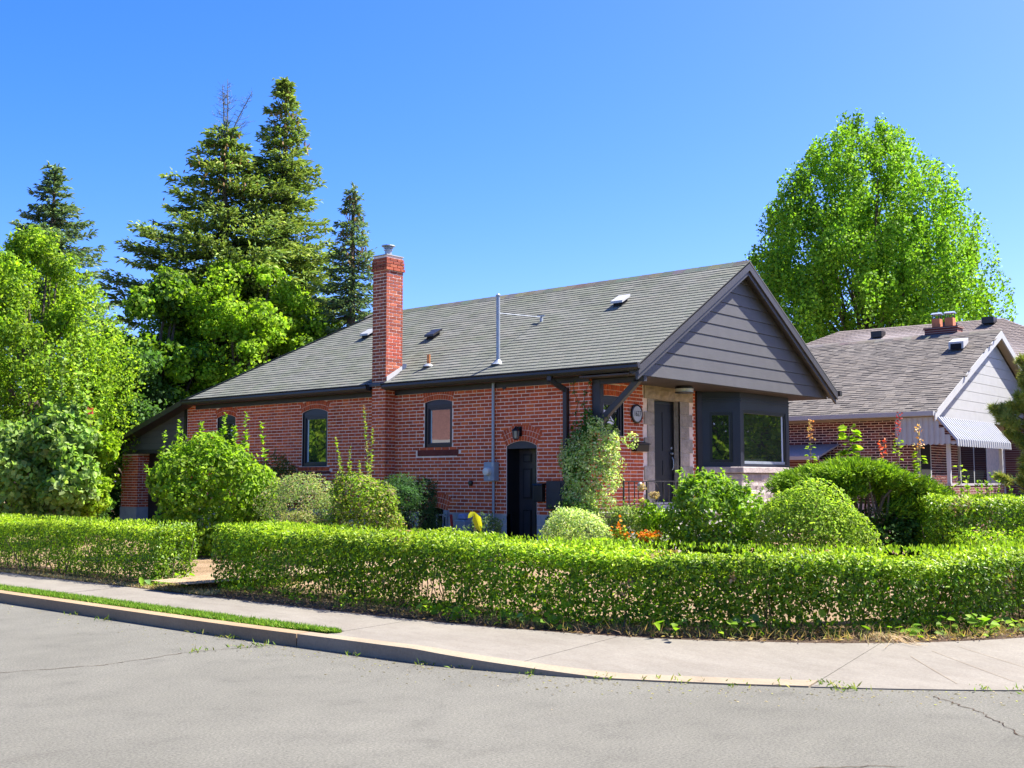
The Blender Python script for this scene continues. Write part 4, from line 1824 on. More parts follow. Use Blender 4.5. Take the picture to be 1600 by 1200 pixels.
# second house behind, hip roof only above the neighbour's ridge
h2 = thing('hip_roof_house', 'large hip roofed house behind the neighbour roof', 'house')
b = MB()
b.face([(21, -5, .2), (21, 12, .2), (21, 12, 4.8), (21, -5, 4.8)], M['brickwall'])
b.face([(21, -5, .2), (33, -5, .2), (33, -5, 4.8), (21, -5, 4.8)], M['brickwall'])
b.face([(33, -5, .2), (33, 12, .2), (33, 12, 4.8), (33, -5, 4.8)], M['brickwall'])
b.face([(21, 12, .2), (33, 12, .2), (33, 12, 4.8), (21, 12, 4.8)], M['brickwall'])
b.obj('wall', h2)
b = MB()
P0, P1, P2, P3 = (20.5, -5.6, 4.75), (33.5, -5.6, 4.75), (33.5, 12.4, 4.75), (20.5, 12.4, 4.75)
RA, RBk = (27, .6, 7.76), (27, 7.1, 7.82)
for f in ((P0, RA, RBk, P3), (P1, P2, RBk, RA), (P0, P1, RA), (P3, RBk, P2)):
    b.face(f, M['shingle2'], (.30, .26, .25))
b.face((P0, P3, P2, P1), M['cream'])
h2r = b.obj('roof', h2)
b = MB()
# courses as slim steps on the slope that shows
for i in range(36):
    t0 = i / 36
    p = Vector(P0).lerp(Vector(RA), t0)
    q = Vector(P3).lerp(Vector(RBk), t0)
    p2 = Vector(P0).lerp(Vector(RA), t0 + 1 / 36)
    q2 = Vector(P3).lerp(Vector(RBk), t0 + 1 / 36)
    u = 0
    m_ = 42
    for k in range(m_):
        a0, a1 = k / m_, (k + 1) / m_ - .002
        f = [p.lerp(q, a0) + Vector((-.01, 0, .02)), p.lerp(q, a1) + Vector((-.01, 0, .02)), p2.lerp(q2, a1) + Vector((0, 0, .006)), p2.lerp(q2, a0) + Vector((0, 0, .006))]
        t = tuple(v * k_ for k_ in (rsh.uniform(.9, 1.1),) for v in (.18, .15, .135))
        b.face(f, M['shingle2'], t)
b.obj('shingles', h2r, 'stuff')
for (x, y) in ((25.9, 5.0), (26.2, 2.3), (26.4, .9)):
    b = MB()
    z = 4.75 + (7.78 - 4.75) * (x - 20.5) / 6.5
    b.box((x - .2, y - .22, z + .02), (x + .2, y + .22, z + .26), M['brown_door'])
    b.obj('roof_vent', h2r)

SEED = [100]


def rngn():
    SEED[0] += 1
    return np.random.default_rng(SEED[0])
# ------------------------------------------------------------------ vegetation
G_HEDGE = [(0.1438, 0.2702, 0.0136), (0.2064, 0.3392, 0.017), (0.0938, 0.1898, 0.0119), (0.3064, 0.4082, 0.0238), (0.1626, 0.299, 0.0119), (0.0625, 0.1323, 0.0119)]
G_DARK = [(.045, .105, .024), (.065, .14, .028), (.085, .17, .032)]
G_MID = [(0.132, 0.2613, 0.0159), (0.1863, 0.3266, 0.0171), (0.2407, 0.3919, 0.0196), (0.295, 0.421, 0.0275)]
G_YEL = [(0.215, 0.3465, 0.018), (0.2795, 0.4043, 0.0216), (0.1613, 0.2888, 0.018), (0.3225, 0.4389, 0.036)]
G_VAR = [(.50, .60, .26), (.62, .68, .36), (.22, .38, .07), (.40, .52, .15), (.56, .62, .28)]
G_SPR = [(0.1925, 0.2856, 0.0798), (0.2619, 0.3474, 0.0798), (0.1463, 0.2392, 0.0871), (0.3081, 0.3628, 0.1016)]
G_BLUE = [(0.132, 0.2229, 0.1392), (0.1708, 0.266, 0.1581), (0.1165, 0.1941, 0.1012), (0.2173, 0.266, 0.1076)]
G_PINE = [(0.2828, 0.3402, 0.0676), (0.3697, 0.4158, 0.0845), (0.1958, 0.2646, 0.0592), (0.435, 0.3591, 0.1014)]


class SNoise:
    """cheap smooth noise: sums of sines with random directions"""
    def __init__(s, rng, scale, n=10):
        s.k = unit(rng.standard_normal((n, 3))) * (scale * (0.5 + rng.random((n, 1)) * 1.5))
        s.p = rng.random(n) * 6.28
        s.n = n

    def __call__(s, P):
        return np.sin(P @ s.k.T + s.p).sum(1) / math.sqrt(s.n)


def rdir(rng, n):
    return unit(rng.standard_normal((n, 3)))


def lump_leaves(LV, rng, lumps, n, L, ratio, cols, depth=.35, up=.25, jitter=.8, var=.2, shape='diamond', zmin=.2, droop=.2, cull=True):
    """scatter n leaves through the outer shells of ellipsoid lumps [(centre, (rx, ry, rz))]"""
    Cc = np.array([l[0] for l in lumps], float)
    Rr = np.array([l[1] for l in lumps], float)
    area = (Rr[:, 0] * Rr[:, 1] + Rr[:, 0] * Rr[:, 2] + Rr[:, 1] * Rr[:, 2])
    idx = rng.choice(len(lumps), n, p=area / area.sum())
    d = rdir(rng, n)
    rad = 1 - depth * rng.random(n) ** 1.6
    P = Cc[idx] + d * Rr[idx] * rad[:, None]
    rad2 = 1 + .34 * min(depth, .4) * SNoise(rng, 3.2 / max(.12, Rr.mean()), 12)(P)
    P = Cc[idx] + d * Rr[idx] * (rad * rad2)[:, None]
    if cull and len(lumps) > 1:
        keep = np.ones(n, bool)
        for i in range(len(lumps)):
            q = np.linalg.norm((P - Cc[i]) / Rr[i], axis=1)
            keep &= ~((q < .60) & (idx != i))
        P, d, idx = P[keep], d[keep], idx[keep]
    k = P[:, 2] > zmin
    P, d, idx = P[k], d[k], idx[k]
    n = len(P)
    N = unit(unit(d / Rr[idx]) + np.array([0, 0, up]) + jitter * rng.standard_normal((n, 3)) * .6)
    D = unit(np.cross(N, rng.standard_normal((n, 3))) + d * .35)
    sz = L * (.65 + .6 * rng.random(n))
    # each lump and each twig-sized patch has its own shade of green
    base = palette(rng, n, cols, var)
    pk = 1 + .16 * SNoise(rng, 5.0 / max(.15, L * 8))(P)
    lumpk = 1 + .10 * rng.standard_normal(len(lumps))
    T = base * (pk * lumpk[idx]).clip(.55, 1.5)[:, None]
    LV.add(P, D, N, sz, sz * ratio, T.clip(.004, .75), shape=shape, droop=droop)
    return P


def bush_lumps(rng, c, r, k=14, sub=.45):
    c, r = np.array(c, float), np.array(r, float)
    out = [(c, r * .82)]
    for i in range(k):
        d = rdir(rng, 1)[0]
        if d[2] < -.35:
            d[2] *= -1
        s = sub * (.7 + .6 * rng.random())
        out.append((c + d * r * (1 - s * .75), np.full(3, r.mean() * s) * np.array([1, 1, .9])))
    return out


def stems(parent, rng, c, n, h, spread, rad=.012, mat='twig', name='stems'):
    b = MB()
    for i in range(n):
        a = rng.random() * 6.28
        q = rng.random() * .3
        p0 = Vector((c[0] + q * math.cos(a) * spread, c[1] + q * math.sin(a) * spread, c[2] - .05))
        p2 = Vector((c[0] + math.cos(a) * spread, c[1] + math.sin(a) * spread, c[2] + h * (.6 + .4 * rng.random())))
        p1 = p0.lerp(p2, .5) + Vector((rng.normal() * .05, rng.normal() * .05, h * .12))
        b.tube([p0, p1, p2], [rad, rad * .75, rad * .4], M[mat], 4, cap=False)
    return b.obj(name, parent)


def shrub(name, label, cat, c, r, n, L, cols, k=14, sub=.45, ratio=.6, shoots=(), ground=.25, group=None, depth=.35, jit=.8, mat='leaf', shape='diamond', lumps=None, twigs=14, var=.2, stray=46, skirt=0):
    rng = rngn()
    t = thing(name, label, cat, group)
    LV = Leaves()
    lp = lumps or bush_lumps(rng, c, r, k, sub)
    for q in range(skirt):
        a = 6.28 * q / skirt + rng.normal(0, .2)
        rr_ = .38 * r[0] * rng.uniform(.8, 1.2)
        lp.append((np.array([c[0] + math.cos(a) * (r[0] - rr_), c[1] + math.sin(a) * (r[1] - rr_), ground + rr_ * rng.uniform(.7, 1.3)]), np.array([rr_, rr_, rr_ * 1.1])))
    lump_leaves(LV, rng, lp, n, L, ratio, cols, depth, jitter=jit, shape=shape, zmin=ground, var=var)
    b = None
    for q in range(stray):
        i = rng.integers(0, len(lp))
        d = rdir(rng, 1)[0]
        d[2] = abs(d[2]) * 1.1
        p = np.array(lp[i][0]) + d * np.array(lp[i][1]) * .9
        ax = unit((d + [0, 0, .7] + rng.normal(0, .3, 3))[None])[0]
        ln = L * rng.uniform(1.2, 3.6)
        m_ = 9
        h = rng.random(m_)
        P = p + ax * (h * ln)[:, None]
        D = rdir(rng, m_) * .8 + ax * .7
        LV.add(P, D, rdir(rng, m_) + [0, 0, .8], L * (1.1 - .5 * h), L * ratio * (1.1 - .5 * h), palette(rng, m_, cols, .2).clip(.005, .8) * 1.05, shape=shape)
    for (x, y, z0, z1, ln) in shoots:
        if b is None:
            b = MB()
        lean = rng.normal(0, .06, 2)
        b.tube([(x, y, z0 - .3), (x + lean[0], y + lean[1], z1)], [.008, .003], M['twig'], 4)
        h = rng.random(ln)
        P = np.stack([x + lean[0] * h, y + lean[1] * h, z0 + (z1 - z0) * h], 1)
        a = rng.random(ln) * 6.28
        D = np.stack([np.cos(a), np.sin(a), .5 + .3 * rng.random(ln)], 1)
        N = np.stack([-np.cos(a) * .6, -np.sin(a) * .6, np.ones(ln)], 1) + rng.normal(0, .3, (ln, 3))
        s = L * (.8 + .5 * rng.random(ln)) * (1.15 - .5 * h)
        LV.add(P, D, N, s, s * ratio, palette(rng, ln, cols, .2).clip(.005, .8) * 1.1, shape=shape)
    LV.obj('foliage', M[mat], t)
    if twigs:
        stems(t, rng, (c[0], c[1], ground), twigs, r[2] * 1.2, min(r[0], r[1]) * .6)
    if b:
        b.obj('shoot', t)
    return t


# ---- privet hedges
def hedge(label, path, width, height, dens, hend=None, seed_sparse=.31, ground=.15, ends=True, gaps=True, L=.042, tops=()):
    rng = rngn()
    t = thing('privet_hedge', label, 'hedge')
    P = np.array([(p[0], p[1]) for p in smooth_poly([Vector((x, y, 0)) for x, y in path], .12)])
    seg = np.linalg.norm(np.diff(P, axis=0), axis=1)
    cum = np.concatenate([[0], np.cumsum(seg)])
    tot = cum[-1]
    T = np.gradient(P, axis=0)
    T = T / np.linalg.norm(T, axis=1)[:, None]
    NR = np.stack([T[:, 1], -T[:, 0]], 1)   # towards the street when the path runs with the street on its right

    def at(s):
        x = np.interp(s, cum, P[:, 0])
        y = np.interp(s, cum, P[:, 1])
        nx = np.interp(s, cum, NR[:, 0])
        ny = np.interp(s, cum, NR[:, 1])
        nn = np.hypot(nx, ny)
        return x, y, nx / nn, ny / nn
    per = height + width + height
    n = int(tot * per * dens)
    s = rng.random(n) * tot
    u = rng.random(n) * per
    nz = SNoise(rng, 2.6, 14)
    nz2 = SNoise(rng, 9, 14)
    nz3 = SNoise(rng, 16, 14)
    # cross-section: a = distance behind the front face, z = height, normal
    rc = .10
    a = np.where(u < height, 0, np.where(u < height + width, u - height, width))
    z = np.where(u < height, u, np.where(u < height + width, height, height - (u - height - width)))
    na = np.where(u < height, -1, np.where(u < height + width, 0, 1.0))
    nv = np.where((u >= height) & (u < height + width), 1.0, 0)
    # round the shoulders
    ca = np.clip((rc * 1.6 - (height - z)) / (rc * 1.6), 0, 1) * (nv == 0)
    nv = nv + ca * .9
    a = a + np.where(na < 0, ca ** 2 * rc * .8, np.where(na > 0, -ca ** 2 * rc * .8, 0))
    edge = np.clip(1 - np.minimum(a, width - a) / (rc * 1.5), 0, 1) * (nv == 1.0)
    z = z - edge ** 2 * rc * .55
    na = na + np.where((nv == 1.0), np.where(a < width / 2, -edge, edge) * .8, 0)
    hk = np.ones(n) if hend is None else 1 + (hend / height - 1) * np.clip(s / tot * 1.5, 0, 1)
    z = z * hk
    x, y, nx, ny = at(s)
    Q = np.stack([s, a * 1.0, z], 1)
    bul = .060 * nz(Q) + .034 * nz2(Q)
    taper = np.clip((.45 - z) / .45, 0, 1)
    inset = taper ** 1.4 * .13
    dep = rng.random(n) ** 1.7 * .24
    off = bul - dep
    off = off - .05 * np.clip(nz2(Q * .7 + 5) - .6, 0, 2) * (nv < .5)
    A = a + na * off + np.where(na < 0, inset, np.where(na > 0, -inset, 0))
    Z = z + nv * off * .8
    pos = np.stack([x - nx * A, y - ny * A, ground + Z], 1)
    keep = np.ones(n, bool)
    if gaps:
        low = np.clip((seed_sparse + .10 * nz(Q) - z) / seed_sparse, 0, 1) * (nv < .5)
        keep &= rng.random(n) > low * (.80 + .35 * nz2(Q)).clip(.3, 1.0)
        hole = (nz2(Q * [1, 1, 1.3] + 7) > .85) & (nv < .5) & (z < height * .78)
        keep &= ~(hole & (rng.random(n) < .85))
    pos, nx, ny, na, nv, Q = pos[keep], nx[keep], ny[keep], na[keep], nv[keep], Q[keep]
    n = len(pos)
    N = unit(np.stack([-nx * na, -ny * na, nv + .35], 1) + .75 * rng.standard_normal((n, 3)) * .6)
    D = unit(np.cross(N, rng.standard_normal((n, 3))) + np.stack([-nx * na * .3, -ny * na * .3, nv * .3 + .15], 1))
    sz = L * (.45 + .95 * rng.random(n) ** 1.3)
    tint = palette(rng, n, G_HEDGE, .36)
    sunlit_top = (nv > .8) & (rng.random(n) < .75)   # sunlight on the hedge top painted in as lighter, yellower leaf colour
    tint[sunlit_top] = palette(rng, int(sunlit_top.sum()), [(.34, .46, .03), (.40, .52, .05), (.26, .40, .025)], .2)
    tint *= (1 + .17 * nz(Q * .6 + 3))[:, None].clip(.6, 1.4)
    br = (nz2(Q * .8 + 11) > 1.25) & (rng.random(n) < .45)
    tint[br] = palette(rng, int(br.sum()), [(.30, .17, .10), (.38, .24, .15), (.25, .22, .07)], .2)
    LV = Leaves()
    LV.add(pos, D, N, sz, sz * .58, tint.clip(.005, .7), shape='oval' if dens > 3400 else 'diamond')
    # closed ends
    if ends:
        for s0, sg in ((0.0, -1), (tot, 1)):
            m = int(width * height * dens * 1.2)
            aa = rng.random(m) * width
            zz2 = rng.random(m) * height
            x0, y0, nx0, ny0 = at(np.full(m, s0))
            tx, ty = -ny0, nx0
            o = (-(rng.random(m) ** 1.7) * .25 + .04 * nz(np.stack([aa, zz2, zz2], 1)) - np.clip((.4 - zz2) / .4, 0, 1) * .12) * sg
            pe = np.stack([x0 - nx0 * aa + tx * o, y0 - ny0 * aa + ty * o, ground + zz2 + .03], 1)
            Ne = unit(np.stack([tx * sg, ty * sg, np.full(m, .4)], 1) + .5 * rng.standard_normal((m, 3)))
            De = unit(np.cross(Ne, rng.standard_normal((m, 3))))
            se = L * (.6 + .7 * rng.random(m))
            LV.add(pe, De, Ne, se, se * .58, palette(rng, m, G_HEDGE, .22).clip(.005, .7), shape='diamond')
    # fresh tips above the clipped top
    m = int(tot * width * 130)
    s2 = rng.random(m) * tot
    a2 = rng.random(m) * width
    x, y, nx, ny = at(s2)
    hk2 = 1.0 if hend is None else 1 + (hend / height - 1) * np.clip(s2 / tot * 1.5, 0, 1)
    pe = np.stack([x - nx * a2, y - ny * a2, ground + height * hk2 + .01 + .03 * rng.random(m)], 1)
    De = unit(np.stack([rng.normal(0, .4, m), rng.normal(0, .4, m), np.ones(m)], 1))
    LV.add(pe, De, rdir(rng, m), .05, .022, palette(rng, m, G_YEL, .2), shape='diamond')
    LV.obj('foliage', M['hedgeleaf'], t)
    # stems
    b = MB()
    for i in range(int(tot * 9)):
        s3 = rng.random() * tot
        x, y, nx, ny = at(np.array([s3]))
        a3 = width * (.25 + .5 * rng.random())
        p = Vector((x[0] - nx[0] * a3, y[0] - ny[0] * a3, ground - .03))
        q = p + Vector((rng.normal(0, .11), rng.normal(0, .11), height * (.5 + .35 * rng.random())))
        m_ = p.lerp(q, .5) + Vector((rng.normal(0, .03), rng.normal(0, .03), 0))
        b.tube([p, m_, q], [.009, .007, .004], M['twig'], 4, cap=False)
    b.obj('stems', t, 'stuff')
    return t


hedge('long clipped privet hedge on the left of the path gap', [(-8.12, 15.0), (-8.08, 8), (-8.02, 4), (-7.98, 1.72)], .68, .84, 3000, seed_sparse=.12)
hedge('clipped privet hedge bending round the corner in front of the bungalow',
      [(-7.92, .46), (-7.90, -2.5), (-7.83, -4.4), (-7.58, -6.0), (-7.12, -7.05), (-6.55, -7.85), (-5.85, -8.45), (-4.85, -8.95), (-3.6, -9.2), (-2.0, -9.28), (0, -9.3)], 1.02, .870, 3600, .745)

# ---- shrubs along the side wall
shrub('lilac_bush', 'tall rounded light green bush between the garage door and the first window', 'bush', (-4.2, 6.0, 1.25), (1.12, 1.12, 1.28), 21000, .095, G_MID + [(.19, .29, .05)], 20, .40, .62, skirt=10,
      shoots=[(-4.6, 6.6, 2.2, 2.85, 40), (-4.3, 6.3, 2.3, 2.75, 40), (-4.0, 6.0, 2.3, 2.95, 45), (-3.8, 5.5, 2.2, 2.95, 40), (-3.7, 5.0, 2.0, 2.75, 36), (-4.9, 6.7, 1.9, 2.6, 36), (-4.1, 5.4, 2.2, 2.65, 40)], shape='oval')
shrub('yew_bush', 'dark green bush against the brick wall under the left window', 'bush', (-1.0, 8.35, 1.2), (.75, .85, 1.1), 7000, .06, G_DARK, 12, .45, .35)
shrub('spirea_bush', 'low grey green bush with faded pink flower heads beside the tall round bush', 'bush', (-3.45, 4.25, .85), (.8, 1.28, .88), 17000, .042, [(.20, .28, .09), (.26, .34, .12), (.14, .23, .06), (.42, .31, .22), (.17, .28, .08)], 16, .4, .5)
shrub('spirea_bush', 'small yellowish low bush at the back of the hedge below the pink flowered bush', 'bush', (-4.3, 3.2, .68), (.5, .6, .42), 5000, .042, [(.26, .27, .10), (.22, .28, .07), (.34, .25, .17), (.16, .24, .05)], 10, .45, .5)
shrub('weigela_bush', 'mixed yellow green bush with two tall leafy shoots in front of the chimney', 'bush', (-3.45, 2.55, .92), (.62, .86, .84), 11500, .062, G_YEL + [(.34, .25, .15), (.12, .2, .04), (.3, .24, .14), (.1, .18, .04)], 16, .42, .55,
      shoots=[(-3.5, 2.95, 1.6, 2.42, 85), (-3.42, 2.9, 1.6, 2.25, 70), (-3.28, 2.52, 1.6, 2.98, 120), (-3.22, 2.55, 1.6, 2.6, 80), (-3.5, 3.2, 1.5, 2.0, 30), (-3.3, 2.75, 1.5, 2.0, 40)], shape='oval')
shrub('yew_bush', 'dark conical evergreen against the wall right of the chimney', 'bush', (-1.95, 2.85, .85), (.66, .78, 1.0), 24000, .055, [(.03, .08, .03), (.045, .105, .035), (.06, .13, .045)], 14, .38, .3)
shrub('perennial_plant', 'small grey green plant by the gas meter', 'plant', (-2.05, .75, .58), (.40, .42, .42), 2600, .05, [(.08, .15, .06), (.12, .2, .08), (.17, .24, .12)], 10, .45, .5)
# one big yellow leaf
yl = thing('canna_plant', 'plant with one big yellow drooping leaf below the electric meter', 'plant')
b = MB()
b.tube([(-2.42, .72, .25), (-2.42, .72, .8), (-2.45, .70, 1.05)], [.012, .010, .006], M['twig'], 5)
b.obj('stem', yl)
LV = Leaves()
LV.add(np.array([[-2.45, .70, 1.10]]), np.array([[.12, -.2, -.75]]), np.array([[-.8, -.6, .25]]), .38, .16, np.array([[.62, .58, .03]]), fold=.12, droop=.12)
LV.add(np.array([[-2.45, .70, 1.10]]), np.array([[-.25, .28, -.35]]), np.array([[-.8, -.6, .25]]), .16, .09, np.array([[.60, .58, .05]]), fold=.12, droop=.12)
LV.obj('leaf', M['leaf'], yl, None)

# climbing euonymus on the downspout and its pale relatives
rng = rngn()
iv = thing('climbing_shrub', 'cream variegated climbing shrub growing up the downspout at the house corner', 'climber')
LV = Leaves()
lp = [((-.42, -.22, 1.85), (.40, .48, .62)), ((-.38, -.50, 1.55), (.34, .36, .5)), ((-.35, .15, 2.05), (.25, .30, .42)), ((-.25, -.55, 2.0), (.28, .30, .35)), ((-.42, -.05, 1.35), (.32, .38, .40)), ((-.3, -.35, 2.3), (.22, .34, .30))]
lp2 = [(np.array(c) + rng.normal(0, .22, 3) * [.5, 1, 1], np.full(3, .17) * (.7 + .6 * rng.random())) for c, r in lp for _ in range(6)]
lump_leaves(LV, rng, lp + lp2, 9500, .05, .62, G_VAR + [(.2, .33, .08)], .4, shape='oval')
lump_leaves(LV, rng, [((-.1, .22, 2.3), (.10, .22, .42)), ((-.12, -.05, 2.55), (.10, .2, .35)), ((-.15, .30, 1.75), (.12, .2, .5)), ((-.1, -.02, 2.75), (.06, .07, .3))], 1500, .055, .65, [(.08, .2, .03), (.12, .25, .04), (.06, .15, .03)], .5, shape='oval')
LV.obj('foliage', M['leaf'], iv)
b = MB()
for k in range(5):
    y0 = .38 - .17 * k
    pts = [(-.30, y0 * .5 - .1, .3), (-.12, y0, 1.5)]
    z, y = 1.5, y0
    while z < (3.35 if k in (0, 1) else 2.6):
        z += .18
        y += rng.normal(0, .035)
        pts.append((-.022, y, z))
    b.tube(pts, .006, M['twig'], 4, cap=False)
    h = np.array(pts[2:])
    if len(h):
        Pv = np.repeat(h, 5, 0) + rng.normal(0, .035, (len(h) * 5, 3)) * [.3, 1, 1]
        LV2 = Leaves()
        m = len(Pv)
        LV2.add(Pv, np.stack([rng.normal(-.2, .2, m), rng.normal(0, 1, m), rng.normal(.2, .8, m)], 1), np.tile([-1., -.3, .3], (m, 1)) + rng.normal(0, .3, (m, 3)), .05, .035, palette(rng, m, [(.12, .2, .04), (.2, .2, .06), (.09, .17, .03)]))
        LV2.obj('tendril_leaves', M['leaf'], iv)
b.obj('stems', iv)
shrub('euonymus_bush', 'low silvery variegated bush at the foot of the downspout', 'bush', (-1.95, -1.2, .68), (.48, .72, .55), 9500, .042, G_VAR, 18, .38, .6, shape='oval')
shrub('dark_shrub', 'small dark green shrub behind the silvery bush by the side door', 'bush', (-1.0, -.35, .8), (.4, .5, .5), 3200, .05, G_DARK, 10, .45, .55)
shrub('sedum_plant', 'small light green rounded plant left of the orange flowers', 'plant', (-1.25, -1.72, .78), (.32, .36, .45), 3200, .055, [(.17, .28, .06), (.22, .32, .07), (.30, .30, .12)], 12, .4, .55)
shrub('small_shrub', 'small mid green shrub in front of the porch edge', 'plant', (-.9, -2.1, .75), (.35, .35, .42), 2800, .05, G_MID, 10, .4, .55)
for c, lab in (((-2.05, -2.62, .78), 'clump of orange flowers in front of the porch'), ((-2.12, -2.15, .80), 'few orange flowers behind the hedge beside the silvery bush')):
    rng = rngn()
    fl = thing('flower_clump', lab, 'flowers', 'orange flowers in front of the porch')
    LV = Leaves()
    big = lab.startswith('clump')
    lump_leaves(LV, rng, [((c[0], c[1], c[2] - .15), (.2 if big else .12, .26 if big else .14, .25))], 700, .05, .5, G_MID, .8)
    n = 130 if big else 60
    P = np.array(c) + rng.normal(0, 1, (n, 3)) * ([.06, .085, .04] if big else [.05, .06, .08])
    LV.add(P, rdir(rng, n), unit(rng.normal(0, .5, (n, 3)) + [-.3, -.3, 1]), .06, .045, palette(rng, n, [(.72, .20, .01), (.78, .32, .015), (.62, .14, .01)], .15), shape='oval')
    LV.obj('petals', M['orange'], fl)

# bushes in front of the porch and bay
shrub('rose_bush', 'loose bright green bush with upright shoots in front of the porch railing', 'bush', (-1.0, -3.2, 1.0), (.68, .82, .72), 12000, .080, G_MID + [(.19, .32, .05), (.24, .36, .10), (.13, .26, .05)], 18, .42, .62, skirt=9,
      shoots=[(-1.0, -2.65, 1.45, 1.80, 26), (-.9, -3.0, 1.5, 1.74, 18), (-.8, -3.35, 1.5, 1.85, 28), (-1.0, -3.8, 1.4, 1.72, 24), (-1.1, -3.5, 1.4, 1.7, 20)], shape='oval')
rng = rngn()
fb = thing('hydrangea_plant', 'thin stem with dried tan flower heads before the railing', 'plant')
LV = Leaves()
lump_leaves(LV, rng, [((-1.35, -2.05, 1.52), (.06, .08, .06)), ((-1.3, -2.25, 1.40), (.07, .1, .06)), ((-1.4, -2.1, 1.3), (.05, .06, .05))], 420, .035, .7, [(.5, .36, .2), (.42, .28, .15), (.62, .48, .32)], .7)
lump_leaves(LV, rng, [((-1.35, -2.2, 1.05), (.16, .2, .3))], 420, .07, .6, G_MID, .8, shape='oval')
LV.obj('foliage', M['leaf'], fb)
stems(fb, rng, (-1.35, -2.15, .3), 4, 1.2, .12, .006)
shrub('boxwood_dome', 'dense clipped yellow green dome shrub in front of the bay window', 'bush', (-.85, -4.85, .70), (.80, .86, .90), 21000, .052, [(.24, .38, .03), (.32, .45, .05), (.16, .28, .03), (.38, .47, .09), (.27, .40, .04)], 5, .3, .55, depth=.2, shape='oval', lumps=[(np.array((-.85, -4.80, .68)), np.array((.76, .74, .90))), (np.array((-.95, -4.6, .8)), np.array((.62, .62, .70))), (np.array((-.7, -5.15, .5)), np.array((.62, .62, .74)))])


# juniper with bare twisted trunks
def juniper():
    rng = rngn()
    t = thing('juniper', 'wide spreading juniper with bare twisted trunks under its canopy', 'bush')
    # right direction seen from the street: (.65, -.76)
    e = np.array([.651, -.759, 0])
    f = np.array([.759, .651, 0])
    c = np.array([1.0, -4.75, 0])
    LV = Leaves()
    b = MB()
    root = c + e * .25 + [0, 0, .2]
    tips = []
    for i in range(100):
        u = rng.uniform(-1.28, 1.40)
        w = rng.uniform(-.75, .75)
        top = 1.80 + .16 * math.cos(u * 1.5) - (.26 * max(0, u - .3)) - .12 * abs(w)
        tips.append(c + e * u + f * w + [0, 0, top - .12 - (.62 if u > .45 or u < -1.0 else .30) * rng.random() ** 2])
    for i, p in enumerate(tips):
        if i % 3 == 0:
            m1 = root + (p - root) * .35 + rng.normal(0, .10, 3)
            m2 = root + (p - root) * .7 + rng.normal(0, .08, 3)
            b.tube([tuple(root + rng.normal(0, .05, 3) * [1, 1, 0]), tuple(m1), tuple(m2), tuple(p)], [.04, .032, .022, .01], M['palebark'], 6)
        n = 520
        d = rdir(rng, n)
        P = p + d * np.array([.24, .24, .17]) * (rng.random((n, 1)) ** .5)
        out = unit(np.concatenate([(P - c)[:, :2], np.full((n, 1), .25)], 1))
        D = unit(out + rng.normal(0, .55, (n, 3)) + [0, 0, .25])
        LV.add(P, D, rdir(rng, n), .11 * (.7 + .6 * rng.random(n)), .022, (palette(rng, n, [(.22, .36, .02), (.29, .43, .025), (.15, .27, .02), (.09, .18, .02)], .2) * (1 + .12 * rng.normal())).clip(.005, .6), shape='diamond')
    # right flank reaches the ground
    for i in range(34):
        u = rng.uniform(.55, 1.85)
        p = c + e * u + f * rng.uniform(-.6, .2) + [0, 0, rng.uniform(.4, 1.5 - .35 * (u - .8))]
        n = 420
        P = p + rdir(rng, n) * np.array([.22, .22, .2]) * (rng.random((n, 1)) ** .5)
        D = unit(rng.normal(0, .5, (n, 3)) + e * .5 + [0, 0, .5])
        LV.add(P, D, rdir(rng, n), .11, .022, palette(rng, n, [(.17, .28, .02), (.12, .22, .02), (.08, .16, .02)], .2), shape='diamond')
    LV.obj('foliage', M['needle'], t)
    b.obj('trunk', t)
    shrub('ivy_ground_cover', 'dark leafy undergrowth below the juniper', 'plant', tuple(c + e * .35 + f * -.2 + [0, 0, .55]), (1.0, .9, .62), 5000, .075, G_DARK, 10, .45, .6)


juniper()
# ragged hedge on the right with its shoots
rng = rngn()
rh = hedge('bright hedge with upright shoots standing behind the right end of the front hedge', [(.30, -6.2), (1.2, -7.3), (2.6, -8.95)], .75, 1.12, 2600, ground=.24, gaps=False, L=.045)
LV = Leaves()
b = MB()
for i in range(34):
    t_ = rng.random()
    c = np.array([.5, -6.2, 0]) + np.array([.651, -.759, 0]) * (-.1 + 2.5 * t_) + np.array([.759, .651, 0]) * rng.uniform(.05, .5)
    z1 = 1.42 + .40 * rng.random() ** 1.5
    b.tube([(c[0], c[1], 1.1), (c[0] + .03, c[1], z1)], [.005, .003], M['twig'], 4)
    m = 34
    h = rng.random(m)
    P = np.stack([np.full(m, c[0]) + .03 * h, np.full(m, c[1]), 1.2 + (z1 - 1.2) * h], 1)
    a = rng.random(m) * 6.28
    D = np.stack([np.cos(a), np.sin(a), np.full(m, .8)], 1)
    LV.add(P, D, rdir(rng, m), .055, .03, palette(rng, m, G_HEDGE + G_YEL, .2), shape='diamond')
LV.obj('shoot_leaves', M['leaf'], rh)
b.obj('shoot', rh)
shrub('low_shrub', 'low bright shrub showing just above the right end of the front hedge', 'bush', (-1.55, -7.95, .62), (.75, .95, .33), 6000, .05, G_YEL + G_HEDGE, 12, .35, .55)
# dark green bin-like mass of leaves on the neighbour's side
shrub('dark_shrub', 'dark blue green shrub in front of the neighbour porch', 'bush', (7.6, -6.2, .95), (1.1, 1.3, .8), 5500, .09, [(.02, .06, .04), (.03, .075, .05), (.025, .07, .035)], 12, .4, .5)


